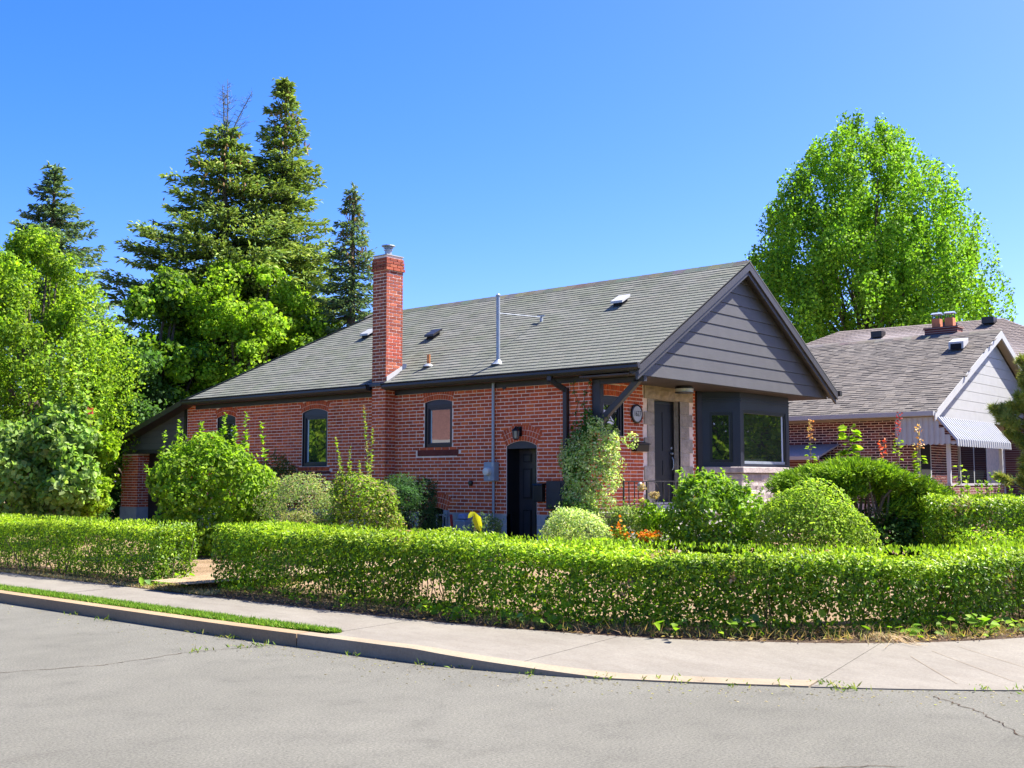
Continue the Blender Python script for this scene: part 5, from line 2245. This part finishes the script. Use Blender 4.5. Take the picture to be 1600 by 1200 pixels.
# ---- tall flower stalks
def stalk(label, x, y, z0, z1, cols, flower, leafn=46, w=.10, bushy=False):
    rng = rngn()
    t = thing('hollyhock', label, 'flower stalk', 'tall flower stalks behind the juniper')
    LV = Leaves()
    lean = rng.normal(0, .05, 2)
    n = leafn
    h = rng.random(n)
    lim = .72 if flower else 1.0
    h *= lim
    P = np.stack([x + lean[0] * h, y + lean[1] * h, z0 + (z1 - z0) * h], 1)
    a = rng.random(n) * 6.28
    k = 1.5 if bushy else 1
    D = np.stack([np.cos(a), np.sin(a), rng.normal(.05, .25, n)], 1)
    N = np.stack([rng.normal(0, .3, n), rng.normal(0, .3, n), np.ones(n)], 1)
    s = w * (1.25 - .6 * h) * k
    LV.add(P + (D * .04 * k), D, N, s, s * .85, palette(rng, n, cols, .2), shape='oval')
    LV.obj('leaves', M['leaf'], t)
    if flower:
        LF = Leaves()
        m = 38
        hh = .74 + .28 * rng.random(m)
        P = np.stack([x + lean[0] * hh + rng.normal(0, .03, m), y + lean[1] * hh + rng.normal(0, .04, m), z0 + (z1 - z0) * hh], 1)
        LF.add(P, rdir(rng, m), rdir(rng, m), .05, .042, palette(rng, m, flower, .15), shape='oval')
        LF.obj('petals', M['orange'], t)
    b = MB()
    b.tube([(x, y, .25), (x, y, z0), (x + lean[0], y + lean[1], z1)], [.012, .01, .004], M['twig'], 5)
    b.obj('stem', t)


RED = [(0.385, 0.021, 0.042), (0.455, 0.056, 0.07), (0.49, 0.175, 0.154)]
PEACH = [(0.525, 0.1875, 0.075), (0.54, 0.3, 0.1875), (0.51, 0.39, 0.165)]
stalk('flower stalk with peach blooms nearest to the bay window', 3.76, -2.62, 1.2, 2.82, G_YEL, PEACH)
stalk('bushy leafy sapling without flowers between two flower stalks', 4.23, -3.17, 1.5, 2.72, G_MID + G_YEL, None, 60, .17, True)
stalk('short flower stalk with scarlet blooms before the neighbour brick wall', 4.64, -3.65, 1.2, 2.42, G_YEL, [(.75, .06, .04), (.8, .25, .12)], 22)
stalk('flower stalk with dark pink blooms at the left edge of the awning', 4.85, -3.89, 1.2, 2.95, G_YEL, RED, 40)
stalk('tall leafy flower stalk with a small orange top before the awning', 3.68, -4.83, 1.0, 2.66, G_MID + G_YEL, [(.7, .3, .08), (.65, .5, .3)], 80, .12)
stalk('short pale stalk rising beside the low porch wall', 3.16, -5.75, 1.0, 1.92, G_YEL, None, 22, .13)


# ---- conifers
def spruce(label, x, y, ztop, prof, cols, zlow=1.0, seed_gap=.1, dead=0.0, step=.42, nb=9, tw=70, L=.30, group='spruces behind the house', droop=.18, cones=False, light=0):
    rng = rngn()
    t = thing('spruce_tree', label, 'tree', group)
    LV = Leaves()
    b = MB()
    b.tube([(x, y, 0), (x, y, ztop * .5), (x + .05, y, ztop - dead)], [.28, .18, .03], M['bark'], 8)
    z = zlow
    zt = ztop - dead
    while z < zt - .15:
        R_ = np.interp(z, [p[0] for p in prof], [p[1] for p in prof])
        k = max(4, int(nb * (1 if R_ > .8 else .7)))
        a0 = rng.random() * 6.28
        for i in range(k):
            if rng.random() < seed_gap:
                continue
            a = a0 + 6.28 * i / k + rng.normal(0, .25)
            r = R_ * rng.uniform(.62, 1.12)
            zb = z + rng.normal(0, .12)
            d = np.array([math.cos(a), math.sin(a), 0])
            # branch: sags then lifts at the tip
            n = int(tw * max(.22, r / 2.2))
            s_ = rng.random(n) ** .75
            sag = -droop * r * np.sin(s_ * 2.2) + .10 * r * s_ ** 2
            wid = (.10 + .20 * r * (s_ * (1.12 - s_)) * 1.4)
            side_ = rng.normal(0, 1, n) * wid
            pd = np.array([-d[1], d[0], 0])
            P = np.array([x, y, zb]) + d * (s_ * r)[:, None] + pd * side_[:, None] + np.stack([np.zeros(n), np.zeros(n), sag - .10 * rng.random(n)], 1)
            D = d * .8 + pd * np.sign(side_)[:, None] * .6 + np.stack([np.zeros(n), np.zeros(n), rng.normal(.12, .35, n)], 1)
            N = np.stack([rng.normal(0, .5, n), rng.normal(0, .5, n), np.ones(n)], 1)
            l = L * (.55 + .7 * rng.random(n))
            T = palette(rng, n, cols, .2) * (1 + .16 * rng.normal())
            LV.add(P, D, N, l, l * .36, T.clip(.006, .5), fold=.35, shape='diamond', droop=.1)
            if r > .7:
                b.tube([(x, y, zb), tuple(np.array([x, y, zb]) + d * r * .5 + [0, 0, -droop * r * .8]), tuple(np.array([x, y, zb]) + d * r * .92 + [0, 0, -droop * r * .75])], [.03 + .01 * r, .02, .008], M['bark'], 4, cap=False)
        z += step * (.75 + .5 * rng.random()) * (.55 + .45 * min(1, R_))
    n = 60
    P = np.stack([np.full(n, x + .05) + rng.normal(0, .04, n), np.full(n, y) + rng.normal(0, .04, n), zt - .9 * rng.random(n)], 1)
    LV.add(P, np.stack([rng.normal(0, .6, n), rng.normal(0, .6, n), np.ones(n)], 1), rdir(rng, n), .2, .06, palette(rng, n, cols), shape='diamond')
    if cones:
        m = 240
        h = zt - .3 - rng.random(m) * 2.6
        a = rng.random(m) * 6.28
        rr_ = np.interp(h, [p[0] for p in prof], [p[1] for p in prof]) * rng.uniform(.3, .95, m)
        P = np.stack([x + np.cos(a) * rr_, y + np.sin(a) * rr_, h], 1)
        LV.add(P, np.tile([0, 0, -1.], (m, 1)) + rng.normal(0, .2, (m, 3)), rdir(rng, m), .17, .07, palette(rng, m, [(.26, .15, .06), (.33, .21, .09)], .2), shape='diamond')
    LV.obj('crown', M['needle'], t)
    if dead:
        for q in range(3):
            q0 = (x + rng.normal(0, .12), y + rng.normal(0, .12), zt - .8)
            q1 = (x + (-.25, .10, .75)[q] * 1.0, y + (-.1, .1, -.55)[q], ztop - (0.35, 0, .45)[q])
            b2 = MB()
            b2.tube([q0, tuple((np.array(q0) + q1) / 2 + rng.normal(0, .05, 3)), q1], [.035, .025, .008], M['greybark'], 5)
            for i in range(26):
                f_ = .1 + .88 * rng.random()
                p = np.array(q0) * (1 - f_) + np.array(q1) * f_
                a = rng.random() * 6.28
                l = .75 * (1.08 - f_) * rng.uniform(.5, 1.2)
                e_ = p + np.array([math.cos(a) * l, math.sin(a) * l, l * .35])
                b2.tube([tuple(p), tuple((p + e_) / 2 + [0, 0, -.03]), tuple(e_)], [.012, .009, .004], M['greybark'], 3, cap=False)
                for w_ in range(3):
                    g_ = .4 + .5 * rng.random()
                    pp = p * (1 - g_) + e_ * g_
                    ee = pp + rng.normal(0, .12, 3) + [0, 0, .04]
                    b2.tube([tuple(pp), tuple(ee)], [.006, .003], M['greybark'], 3, cap=False)
            b2.obj('dead_top', t)
    b.obj('trunk', t)
    return t


spruce('broad old spruce with bare dead twigs at its top', 6.7, 21.6, 16.5, [(1, 3.6), (9.5, 3.9), (11.0, 3.1), (12.3, 2.2), (13.4, 1.35), (14.3, .65), (14.9, .15)], G_SPR, 5.0, .16, 1.7, .42, 10, 210, .23, cones=True)
spruce('slender tall spruce rising right beside the broad old spruce', 8.74, 20.76, 16.8, [(1, 3.0), (8.5, 2.9), (10.5, 2.1), (12.5, 1.45), (14.5, .95), (16.0, .5), (16.8, .1)], G_SPR, 5.0, .12, 0, .38, 9, 200, .22, cones=True)
spruce('small blue green spruce with brown cones left of the chimney', 8.43, 16.5, 11.9, [(1, 2.2), (6, 1.9), (8, 1.25), (9.2, .85), (10.5, .5), (11.5, .2), (11.9, .05)], G_BLUE, 2.0, .12, 0, .32, 9, 170, .18, cones=True)
spruce('pointed blue green spruce above the trees at the far left', 4.55, 30.25, 14.3, [(1, 4.0), (9, 3.0), (11.0, 1.9), (12.5, 1.1), (13.6, .5), (14.4, .08)], G_BLUE, 3.0, .10, 0, .38, 10, 190, .22)


# ---- broadleaved trees
def tree(name, label, x, y, lumps, n, L, cols, trunk_r=.2, ratio=.75, group=None, depth=.55, jitter=1.0, fork=2.0, var=.2, limbs=20, cull=False, shape='diamond', loose=0, prof=None, gap=.25):
    rng = rngn()
    t = thing(name, label, 'tree', group)
    LV = Leaves()
    lump_leaves(LV, rng, lumps, n, L, ratio, cols, depth, jitter=jitter, cull=cull, shape=shape, var=var, zmin=.3)
    if prof:
        zs, rs_ = [p[0] for p in prof], [p[1] for p in prof]
        zq = np.linspace(zs[0], zs[-1], 300)
        wq = (np.interp(zq, zs, rs_) + .1) ** 1.6
        z_ = rng.choice(zq, loose, p=wq / wq.sum()) + rng.normal(0, .15, loose)
        r_ = np.interp(z_, zs, rs_) * (rng.random(loose) ** .42)
        a_ = rng.random(loose) * 6.28
        P = np.stack([x + np.cos(a_) * r_, y + np.sin(a_) * r_, z_], 1)
        # sprays that rise outwards, with gaps between them
        g1 = SNoise(rng, 1.9, 14)(P * [1, 1, .35])
        g2 = SNoise(rng, 4.2, 14)(P * [1, 1, .45])
        k_ = (g1 + .7 * g2) > gap
        P, a_ = P[k_], a_[k_]
        r2 = 1 + .085 * g2[k_] + .05 * g1[k_]
        P[:, 0] = x + (P[:, 0] - x) * r2
        P[:, 1] = y + (P[:, 1] - y) * r2
        m_ = len(P)
        out = np.stack([np.cos(a_), np.sin(a_), np.full(m_, .5)], 1)
        D = unit(out * .6 + rng.standard_normal((m_, 3)) * .6 + [0, 0, .25])
        N = unit(out + rng.standard_normal((m_, 3)) * .6 + [0, 0, .4])
        sz = L * (.6 + .6 * rng.random(m_))
        LV.add(P, D, N, sz, sz * ratio, (palette(rng, m_, cols, var) * (1 + .12 * g1[k_])[:, None]).clip(.005, .75), shape=shape, droop=.2)
    LV.obj('crown', M['leaf'], t)
    b = MB()
    top = max(l[0][2] for l in lumps)
    b.tube([(x, y, -.05), (x + .05, y, fork), (x, y, fork + (top - fork) * .5)], [trunk_r, trunk_r * .8, trunk_r * .35], M['bark'], 8)
    idx = rng.permutation(len(lumps))[:limbs]
    for i in idx:
        c = np.array(lumps[i][0], float)
        zb = min(c[2] * .55 + .3, fork + (top - fork) * .4 * rng.random())
        p0 = np.array([x, y, max(fork * .7, zb)])
        if c[2] < p0[2]:
            p0[2] = max(.3, c[2] - .5)
        m = p0 * .5 + c * .5 + [0, 0, .12 * abs(c[2] - p0[2])] + rng.normal(0, .1, 3)
        b.tube([tuple(p0), tuple(m), tuple(c)], [trunk_r * .38, trunk_r * .24, trunk_r * .08], M['bark'], 5, cap=False)
    b.obj('trunk', t)
    return t


def envelope_lumps(rng, x, y, prof, k, size, stretch=1.0, fill=.35, zscale=1.0):
    """lumps spread through a crown given as [(z, radius)]"""
    zs = [p[0] for p in prof]
    rs_ = [p[1] for p in prof]
    out = []
    zz_ = np.linspace(zs[0], zs[-1], 200)
    wz = np.interp(zz_, zs, rs_) + .15
    for i in range(k):
        z = rng.choice(zz_, p=wz / wz.sum())
        r = np.interp(z, zs, rs_)
        a = rng.random() * 6.28
        q = r * (fill + (1 - fill) * rng.random()) ** .7
        s = size * rng.uniform(.65, 1.25) * (.65 + .35 * min(1, r / max(rs_)))
        q = max(0, min(q, r - s * .35))
        out.append((np.array([x + q * math.cos(a), y + q * math.sin(a), z]), np.array([s, s, s * stretch])))
    return out


rng = rngn()
tree('maple_tree', 'large round bright green maple behind the neighbour roof', 39.4, 11.15,
     envelope_lumps(rng, 39.4, 11.15, [(6, 6.0), (8, 6.6), (11.5, 6.6), (14.5, 5.5), (17.5, 4.0), (19.5, 2.4), (20.9, .6)], 300, .50, 2.3, .05), 62000, .19, [(.155, .32, .024), (.20, .375, .03), (.26, .42, .03), (.105, .23, .02)], .24, .7, depth=.9, limbs=60, fork=4.5, loose=165000, gap=.22, prof=[(6, 6.0), (8, 6.5), (11.5, 6.45), (14.5, 5.5), (17.5, 4.0), (19.5, 2.4), (21, .4)])
rng = rngn()
tree('maple_tree', 'full leafy maple below the two tall spruces', 6.0, 19.3,
     envelope_lumps(rng, 6.0, 19.3, [(3, 3.0), (5, 3.4), (7, 3.0), (8.6, 1.7), (9.3, .5)], 150, .42, .75, .4), 40000, .14, G_MID + [(.26, .40, .03), (.30, .45, .04)], .22, .85, limbs=26, loose=44000, prof=[(3, 3.0), (5, 3.4), (7, 3.0), (8.6, 1.7), (9.4, .4)])
rng = rngn()
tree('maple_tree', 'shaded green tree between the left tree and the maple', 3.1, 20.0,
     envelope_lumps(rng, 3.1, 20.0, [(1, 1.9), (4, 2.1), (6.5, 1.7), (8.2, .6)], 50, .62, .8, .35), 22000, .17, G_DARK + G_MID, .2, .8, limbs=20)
rng = rngn()
tree('ash_tree', 'tall yellow green tree at the far left edge', -2.0, 17.9,
     envelope_lumps(rng, -2.1, 18.0, [(.8, 2.2), (3, 2.7), (5, 2.6), (6.3, 2.1), (7.6, 1.3), (8.5, .4)], 170, .36, 1.4, .2), 60000, .115, G_YEL + [(.13, .25, .025), (.10, .2, .025)], .16, .55, limbs=40, depth=.8, loose=52000, prof=[(.8, 2.3), (3, 2.8), (5, 2.7), (6.3, 2.2), (7.6, 1.4), (8.7, .3)])
rng = rngn()
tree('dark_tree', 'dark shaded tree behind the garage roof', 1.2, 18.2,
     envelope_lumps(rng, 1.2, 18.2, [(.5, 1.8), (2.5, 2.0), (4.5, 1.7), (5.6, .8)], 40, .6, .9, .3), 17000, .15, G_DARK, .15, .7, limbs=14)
for q_, (x_, y_, w_, h_) in enumerate(((-7.5, 24, 3.2, 3.2), (-2.5, 25, 3.2, 3.8), (2.5, 26, 3.0, 3.4), (8.5, 27, 3.5, 3.6))):
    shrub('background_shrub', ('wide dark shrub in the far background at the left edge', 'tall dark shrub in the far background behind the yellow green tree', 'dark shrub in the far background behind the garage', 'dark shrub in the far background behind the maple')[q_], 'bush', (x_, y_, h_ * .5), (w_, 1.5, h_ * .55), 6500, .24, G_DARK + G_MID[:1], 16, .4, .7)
# mallow-like plants and shrubs at the left behind the hedge
shrub('mallow_bush', 'tall upright plant with broad pale leaves left of the garage', 'bush', (-4.65, 11.0, 1.75), (.75, .8, 1.6), 7500, .145, [(.24, .36, .09), (.19, .33, .06), (.32, .42, .14), (.14, .26, .04)], 22, .34, .8,
      shoots=[(-4.7, 11.1, 3.2, 4.7, 46), (-4.5, 10.8, 3.0, 4.9, 46), (-4.9, 11.2, 3.0, 4.6, 40), (-4.3, 10.6, 2.8, 4.0, 40)], shape='oval', var=.22)
shrub('mallow_bush', 'pale leaved bush at the left picture edge behind the hedge', 'bush', (-5.5, 11.8, 1.6), (.75, .8, 1.4), 5200, .135, [(.24, .36, .09), (.19, .32, .06), (.30, .40, .12)], 14, .4, .75, shape='oval')
shrub('viburnum_bush', 'bright yellow green shrub against the garage corner', 'bush', (-4.15, 10.85, 1.30), (.5, .55, .55), 3600, .11, G_YEL, 16, .36, .75, shape='oval')
shrub('viburnum_bush', 'small yellow green shrub above the other one beside the garage roof edge', 'bush', (-3.85, 10.85, 2.3), (.36, .40, .30), 1500, .11, G_YEL, 10, .4, .75, shape='oval')
shrub('dark_shrub', 'dark shrub low against the garage pillar', 'bush', (-3.9, 12.0, .9), (.8, .9, .9), 5200, .12, G_DARK, 12, .4, .7)
# one red bloom
rng = rngn()
rb = thing('red_bloom', 'single dark pink bloom in the dark leaves left of the garage', 'flower')
LV = Leaves()
n = 26
LV.add(np.array([-4.15, 10.75, 3.2]) + rng.normal(0, .035, (n, 3)), rdir(rng, n), rdir(rng, n), .06, .05, palette(rng, n, RED, .15), shape='oval')
LV.obj('petals', M['orange'], rb)
b = MB()
b.tube([(-4.15, 10.75, .3), (-4.1, 10.8, 1.9), (-4.15, 10.75, 3.18)], [.02, .014, .006], M['twig'], 5)
b.obj('stem', rb)


# ---- across the streets: what the window panes mirror
rng = rngn()
tree('street_tree', 'street tree beside the neighbour house mirrored in the bay window', 23.5, -10.0,
     envelope_lumps(rng, 23.5, -10.0, [(1.6, 2.2), (4, 3.2), (7, 3.0), (9, 1.6)], 60, .8, .9, .3), 16000, .22, G_MID + G_YEL, .2, .75, limbs=20)
rng = rngn()
tree('street_tree', 'tree across the front street mirrored in the small window by the front door', 25.5, -17.0,
     envelope_lumps(rng, 25.5, -17.0, [(.8, 3.0), (4, 3.6), (7, 3.0), (9, 1.6)], 70, .8, .9, .3), 12000, .26, G_MID + G_YEL, .2, .75, limbs=20)
rng = rngn()
tree('street_tree', 'tree that throws dappled shade on the white neighbour gable', 22.8, -5.7,
     envelope_lumps(rng, 22.8, -5.7, [(4.6, 1.5), (6.5, 2.5), (8.5, 2.3), (10, 1.2)], 34, .45, .9, .3), 3800, .2, G_MID + G_YEL, .16, .75, limbs=20)
rng = rngn()
tree('street_tree', 'tree across the front street mirrored in the angled bay pane', -8.5, -22.0,
     envelope_lumps(rng, -8.5, -22.0, [(.6, 3.4), (3, 4.4), (6, 3.6), (9, 1.6)], 80, 1.0, .9, .3), 14000, .3, G_MID, .2, .75, limbs=16)
rng = rngn()
tree('street_tree', 'tree across the side street mirrored in the left window', -25.0, 40.0,
     envelope_lumps(rng, -25.0, 40.0, [(1.2, 2.6), (3, 3.2), (4.6, 2.4), (5.6, .9)], 50, .9, .9, .3), 12000, .28, G_MID, .2, .75, limbs=16)
oh = thing('opposite_house', 'red brick house across the side street mirrored in the window right of the chimney', 'house')
b = MB()
b.box((-34, 21, .0), (-24, 32, 6.2), M['palebrick'])
b.obj('wall', oh)
b = MB()
b.prism([(-34.4, 20.6, 6.2), (-23.6, 20.6, 6.2), (-29, 20.6, 9.4)], (0, 11.8, 0), M['shingle2'], (.2, .18, .18))
b.obj('roof', oh)
b = MB()
b.box((-24, 24.5, 3.25), (-22.4, 31.5, 3.62), M['white'])
b.box((-22.5, 27.6, .1), (-22.3, 27.9, 3.25), M['white'])
b.obj('porch_roof', oh)

# ---- pine at the right edge
def pine():
    rng = rngn()
    t = thing('pine_tree', 'long needled pine at the right edge before the white gable', 'tree')
    e = np.array([.651, -.759, 0])
    f = np.array([.759, .651, 0])
    root = np.array([3.75, -7.35, 0])
    b = MB()
    b.tube([tuple(root), tuple(root + [0, 0, 2.5]), tuple(root + [.1, 0, 5])], [.14, .11, .05], M['bark'], 8)
    LV = Leaves()
    tips = []
    for (u, z) in ((-.62, 3.25), (-.95, 3.02), (-1.15, 2.84), (-.75, 2.72), (-.45, 2.95), (-.9, 2.42), (-.55, 2.3), (-.35, 2.6), (-.8, 1.98), (-1.0, 1.68), (-.5, 1.85), (-.3, 2.15), (-.25, 3.4), (-.05, 3.1),
                   (-.1, 2.5), (-.15, 1.7), (-.45, 3.55), (-.05, 3.7), (-.65, 2.95), (-1.05, 2.66), (-.4, 2.1), (-.7, 2.55), (0, 2.9), (.1, 2.2), (-.2, 2.85), (-.3, 3.15), (-.6, 2.0), (-.15, 2.0)):
        tips.append((u, z, rng.uniform(-.45, .45)))
    for i in range(60):
        z = rng.uniform(1.4, 4.3)
        tips.append((-rng.random() * (1.15 - .45 * abs(z - 2.7)), z, rng.uniform(-.5, .5)))
    for (u, z, w) in tips:
        p = root + e * u + f * w + [0, 0, z]
        p0 = root + [0, 0, z - .25 - .1 * abs(u)]
        m = (p0 + p) / 2 + [0, 0, -.12]
        b.tube([tuple(p0), tuple(m), tuple(p)], [.03, .02, .008], M['bark'], 5)
        for j in range(3):
            ax = unit((p - m)[None])[0] + rng.normal(0, .35, 3) + [0, 0, .25]
            ax = ax / np.linalg.norm(ax)
            n = 300
            s_ = rng.random(n) * .26
            P = p + ax * (s_ - .18)[:, None] + rng.normal(0, .012, (n, 3))
            D = unit(rdir(rng, n) + ax * .75)
            LV.add(P, D, rdir(rng, n), .125 * rng.uniform(.7, 1.2, n), .011, palette(rng, n, G_PINE, .22).clip(.01, .4), fold=.1, shape='diamond')
    LV.obj('crown', M['needle'], t)
    b.obj('trunk', t)


pine()

# ---- grass on the verge, weeds, litter
rng = rngn()
g = thing('verge_grass', 'bright green grass strip between kerb and pavement', 'grass', kind='stuff')
yy_ = np.concatenate([rng.uniform(-3.75, 14, 30000), rng.uniform(-3.75, 3, 9000)])
ks_ = np.interp(-yy_, [-90, -20, -6, -2, 2, 4], [0, 1, 2, 3, 4, 5])
A_ = np.array([tuple(v)[:2] for v in resample(KERB, ks_)])
B_ = np.array([tuple(v)[:2] for v in resample(INNER, ks_)])
fr = .125 + .17 * rng.random(len(ks_))
tap = np.clip((yy_ + 3.75) / 1.2, .0, 1)
fr = .21 + (fr - .21) * (.25 + .75 * tap)
P = A_ + (B_ - A_) * fr[:, None]
nzz = SNoise(rng, 2.2)
P = np.concatenate([P, np.full((len(P), 1), .115)], 1)
kp = nzz(P) > -1.9
P = P[kp]
n = len(P)
D = np.stack([rng.normal(0, .5, n), rng.normal(0, .5, n), np.ones(n)], 1)
LV = Leaves()
LV.add(P, D, rdir(rng, n), .045 * rng.uniform(.6, 1.6, n), .010, palette(rng, n, [(.13, .28, .02), (.18, .33, .03), (.10, .22, .02), (.28, .34, .06)], .2), shape='diamond', droop=.3)
o = link('blades', LV.mesh('blades', M['grass']), g, 'stuff')

wd = thing('weeds', 'small weeds and dry blades in the joints of kerb, road and pavement', 'weeds', kind='stuff')
LV = Leaves()
spots = [(-8.28, -8.60, 60), (-8.18, -8.45, 70), (-8.32, -8.7, 30), (-6.62, -7.45, 60), (-9.74, -2.55, 50), (-9.76, -2.0, 30), (-9.78, -.2, 40), (-9.8, .6, 30), (-9.55, -5.25, 70), (-9.5, -5.6, 30),
         (-9.9, -3.25, 50), (-10.1, -3.2, 40), (-10.5, -3.08, 40), (-9.35, -6.3, 40), (-9.1, -6.9, 50), (-8.85, -7.5, 30), (-8.7, -7.9, 30), (-7.6, -9.5, 30), (-7.45, -9.75, 40), (-9.68, -4.4, 30), (-8.95, -7.25, 30), (-8.5, -8.2, 20)]
for (x, y, k) in spots:
    k = int(k * .38)
    P = np.array([x, y, .006]) + rng.normal(0, 1, (k, 3)) * [.07, .07, 0]
    D = np.stack([rng.normal(0, .9, k), rng.normal(0, .9, k), np.ones(k) * .8], 1)
    LV.add(P, D, rdir(rng, k), .05 * rng.uniform(.5, 1.6, k), .014, palette(rng, k, [(.17, .26, .03), (.3, .28, .08), (.12, .2, .03)], .2), shape='diamond')
link('blades', LV.mesh('blades', M['grass']), wd, 'stuff')

# broad-leaved weeds and litter at the foot of the hedge
hw = thing('hedge_foot_weeds', 'broad leaved weeds and dead leaves on the soil below the hedge', 'weeds', kind='stuff')
LV = Leaves()
kk = rng.uniform(3.0, 12.5, 46)
pts = np.array([tuple(v)[:2] for v in resample(INNER, kk)])
for (x, y) in pts:
    off = rng.uniform(.22, .48)
    dx, dy = (off, 0) if y > -5 else (off * .8, off * .6)
    k = rng.integers(5, 18)
    hgt = rng.uniform(.03, .22)
    P = np.array([x + dx, y + dy, .16]) + rng.normal(0, 1, (k, 3)) * [.09, .09, 0] + np.stack([np.zeros(k), np.zeros(k), hgt * rng.random(k)], 1)
    D = np.stack([rng.normal(0, 1, k), rng.normal(0, 1, k), rng.normal(.2, .3, k)], 1)
    s_ = rng.uniform(.05, .11, k)
    LV.add(P, D, np.stack([rng.normal(-.3, .4, k), rng.normal(-.3, .4, k), np.ones(k)], 1), s_, s_ * .8, palette(rng, k, G_MID + [(.12, .22, .06)], .2), shape='oval')
kk = rng.uniform(1.0, 13, 1500)
pts = np.array([tuple(v)[:2] for v in resample(INNER, kk)])
off = rng.uniform(-.02, .6, len(pts))
P = np.stack([pts[:, 0] + off * np.where(pts[:, 1] > -5, 1, .75), pts[:, 1] + off * np.where(pts[:, 1] > -5, 0, .65), np.full(len(pts), .165)], 1)
n = len(P)
LV.add(P, np.stack([rng.normal(0, 1, n), rng.normal(0, 1, n), rng.normal(0.1, .15, n)], 1), np.tile([0, 0, 1.], (n, 1)) + rng.normal(0, .4, (n, 3)), rng.uniform(.03, .07, n), rng.uniform(.015, .035, n), palette(rng, n, [(.22, .13, .07), (.30, .2, .11), (.14, .085, .05), (.4, .3, .18)], .25), shape='diamond')
n = 2600
kk = rng.uniform(2.0, 12.5, n)
pts = np.array([tuple(v)[:2] for v in resample(INNER, kk)])
off = rng.uniform(.03, .5, n)
P = np.stack([pts[:, 0] + off * np.where(pts[:, 1] > -5, 1, .75), pts[:, 1] + off * np.where(pts[:, 1] > -5, 0, .65), np.full(n, .155)], 1)
LV.add(P, np.stack([rng.normal(0, .7, n), rng.normal(0, .7, n), np.ones(n)], 1), rdir(rng, n), rng.uniform(.05, .16, n), .008, palette(rng, n, [(.34, .22, .12), (.25, .16, .09), (.16, .2, .06)], .2), shape='diamond', droop=.4)
link('leaves', LV.mesh('leaves', M['leaf']), hw, 'stuff')

dg_ = thing('dry_grass_clump', 'bent clump of straw coloured dry grass at the hedge foot near the pavement joint', 'grass clump')
b = MB()
for i in range(150):
    p = np.array([-6.42, -8.18, .15]) + rng.normal(0, 1, 3) * [.10, .12, 0] + [.08, .08, 0]
    d = np.array([-.45 + rng.normal(0, .35), -.45 + rng.normal(0, .5), .9])
    ln = rng.uniform(.12, .30)
    pts = []
    for q in range(6):
        t_ = q / 5
        pts.append(tuple(p + d * ln * t_ * (1 - .25 * t_) + np.array([d[0] * .35, d[1] * .35, -1.05]) * ln * t_ ** 2.2 * .95))
    pts = [(x_, y_, max(z_, .152)) for x_, y_, z_ in pts]
    c_ = np.array([(.52, .38, .19), (.60, .45, .25), (.42, .29, .14), (.33, .30, .12)][rng.integers(0, 4)])
    b.tube(pts, [.003, .003, .0028, .0024, .002, .0012], M['straw'], 3, cap=False, tint=tuple(c_))
b.obj('blades', dg_)
# grass fringe where the gap meets the pavement
gf = thing('dry_turf', 'thin dry turf in the gap between the two hedges', 'grass', kind='stuff')
LV = Leaves()
n = 5200
P = np.stack([rng.uniform(-8.3, -6.6, n), rng.uniform(.2, 1.6, n), np.full(n, .16)], 1)
P = np.concatenate([P, np.stack([rng.uniform(-8.28, -8.0, 1800), rng.uniform(.1, 1.5, 1800), np.full(1800, .15)], 1), np.stack([rng.uniform(-8.28, -8.12, 1500), rng.uniform(1.5, 6, 1500), np.full(1500, .15)], 1)])
n = len(P)
P[:, 2] += np.clip(P[:, 0] + 7.75, 0, 2) * .016
LV.add(P, np.stack([rng.normal(0, .8, n), rng.normal(0, .8, n), np.ones(n)], 1), rdir(rng, n), rng.uniform(.02, .07, n), .007, palette(rng, n, [(.5, .38, .2), (.42, .3, .15), (.3, .3, .09), (.56, .43, .25)], .2), shape='diamond', droop=.4)
link('blades', LV.mesh('blades', M['grass']), gf, 'stuff')
# pebbles and bits on the road
rp = thing('road_grit', 'scattered grit and bits on the asphalt', 'grit', kind='stuff')
LV = Leaves()
n = 900
kk = rng.uniform(0, 11, n)
pts = np.array([tuple(v)[:2] for v in resample(KERB, kk)])
off = np.abs(rng.normal(0, .35, n)) + .02
P = np.stack([pts[:, 0] - off, pts[:, 1] - off * .3, np.full(n, .004)], 1)
LV.add(P, rdir(rng, n) * [1, 1, .2], np.tile([0, 0, 1.], (n, 1)), rng.uniform(.008, .035, n), rng.uniform(.006, .02, n), palette(rng, n, [(.2, .17, .12), (.35, .28, .2), (.12, .1, .08), (.3, .3, .1)], .3), shape='diamond')
link('grit', LV.mesh('grit', M['leaf']), rp, 'stuff')
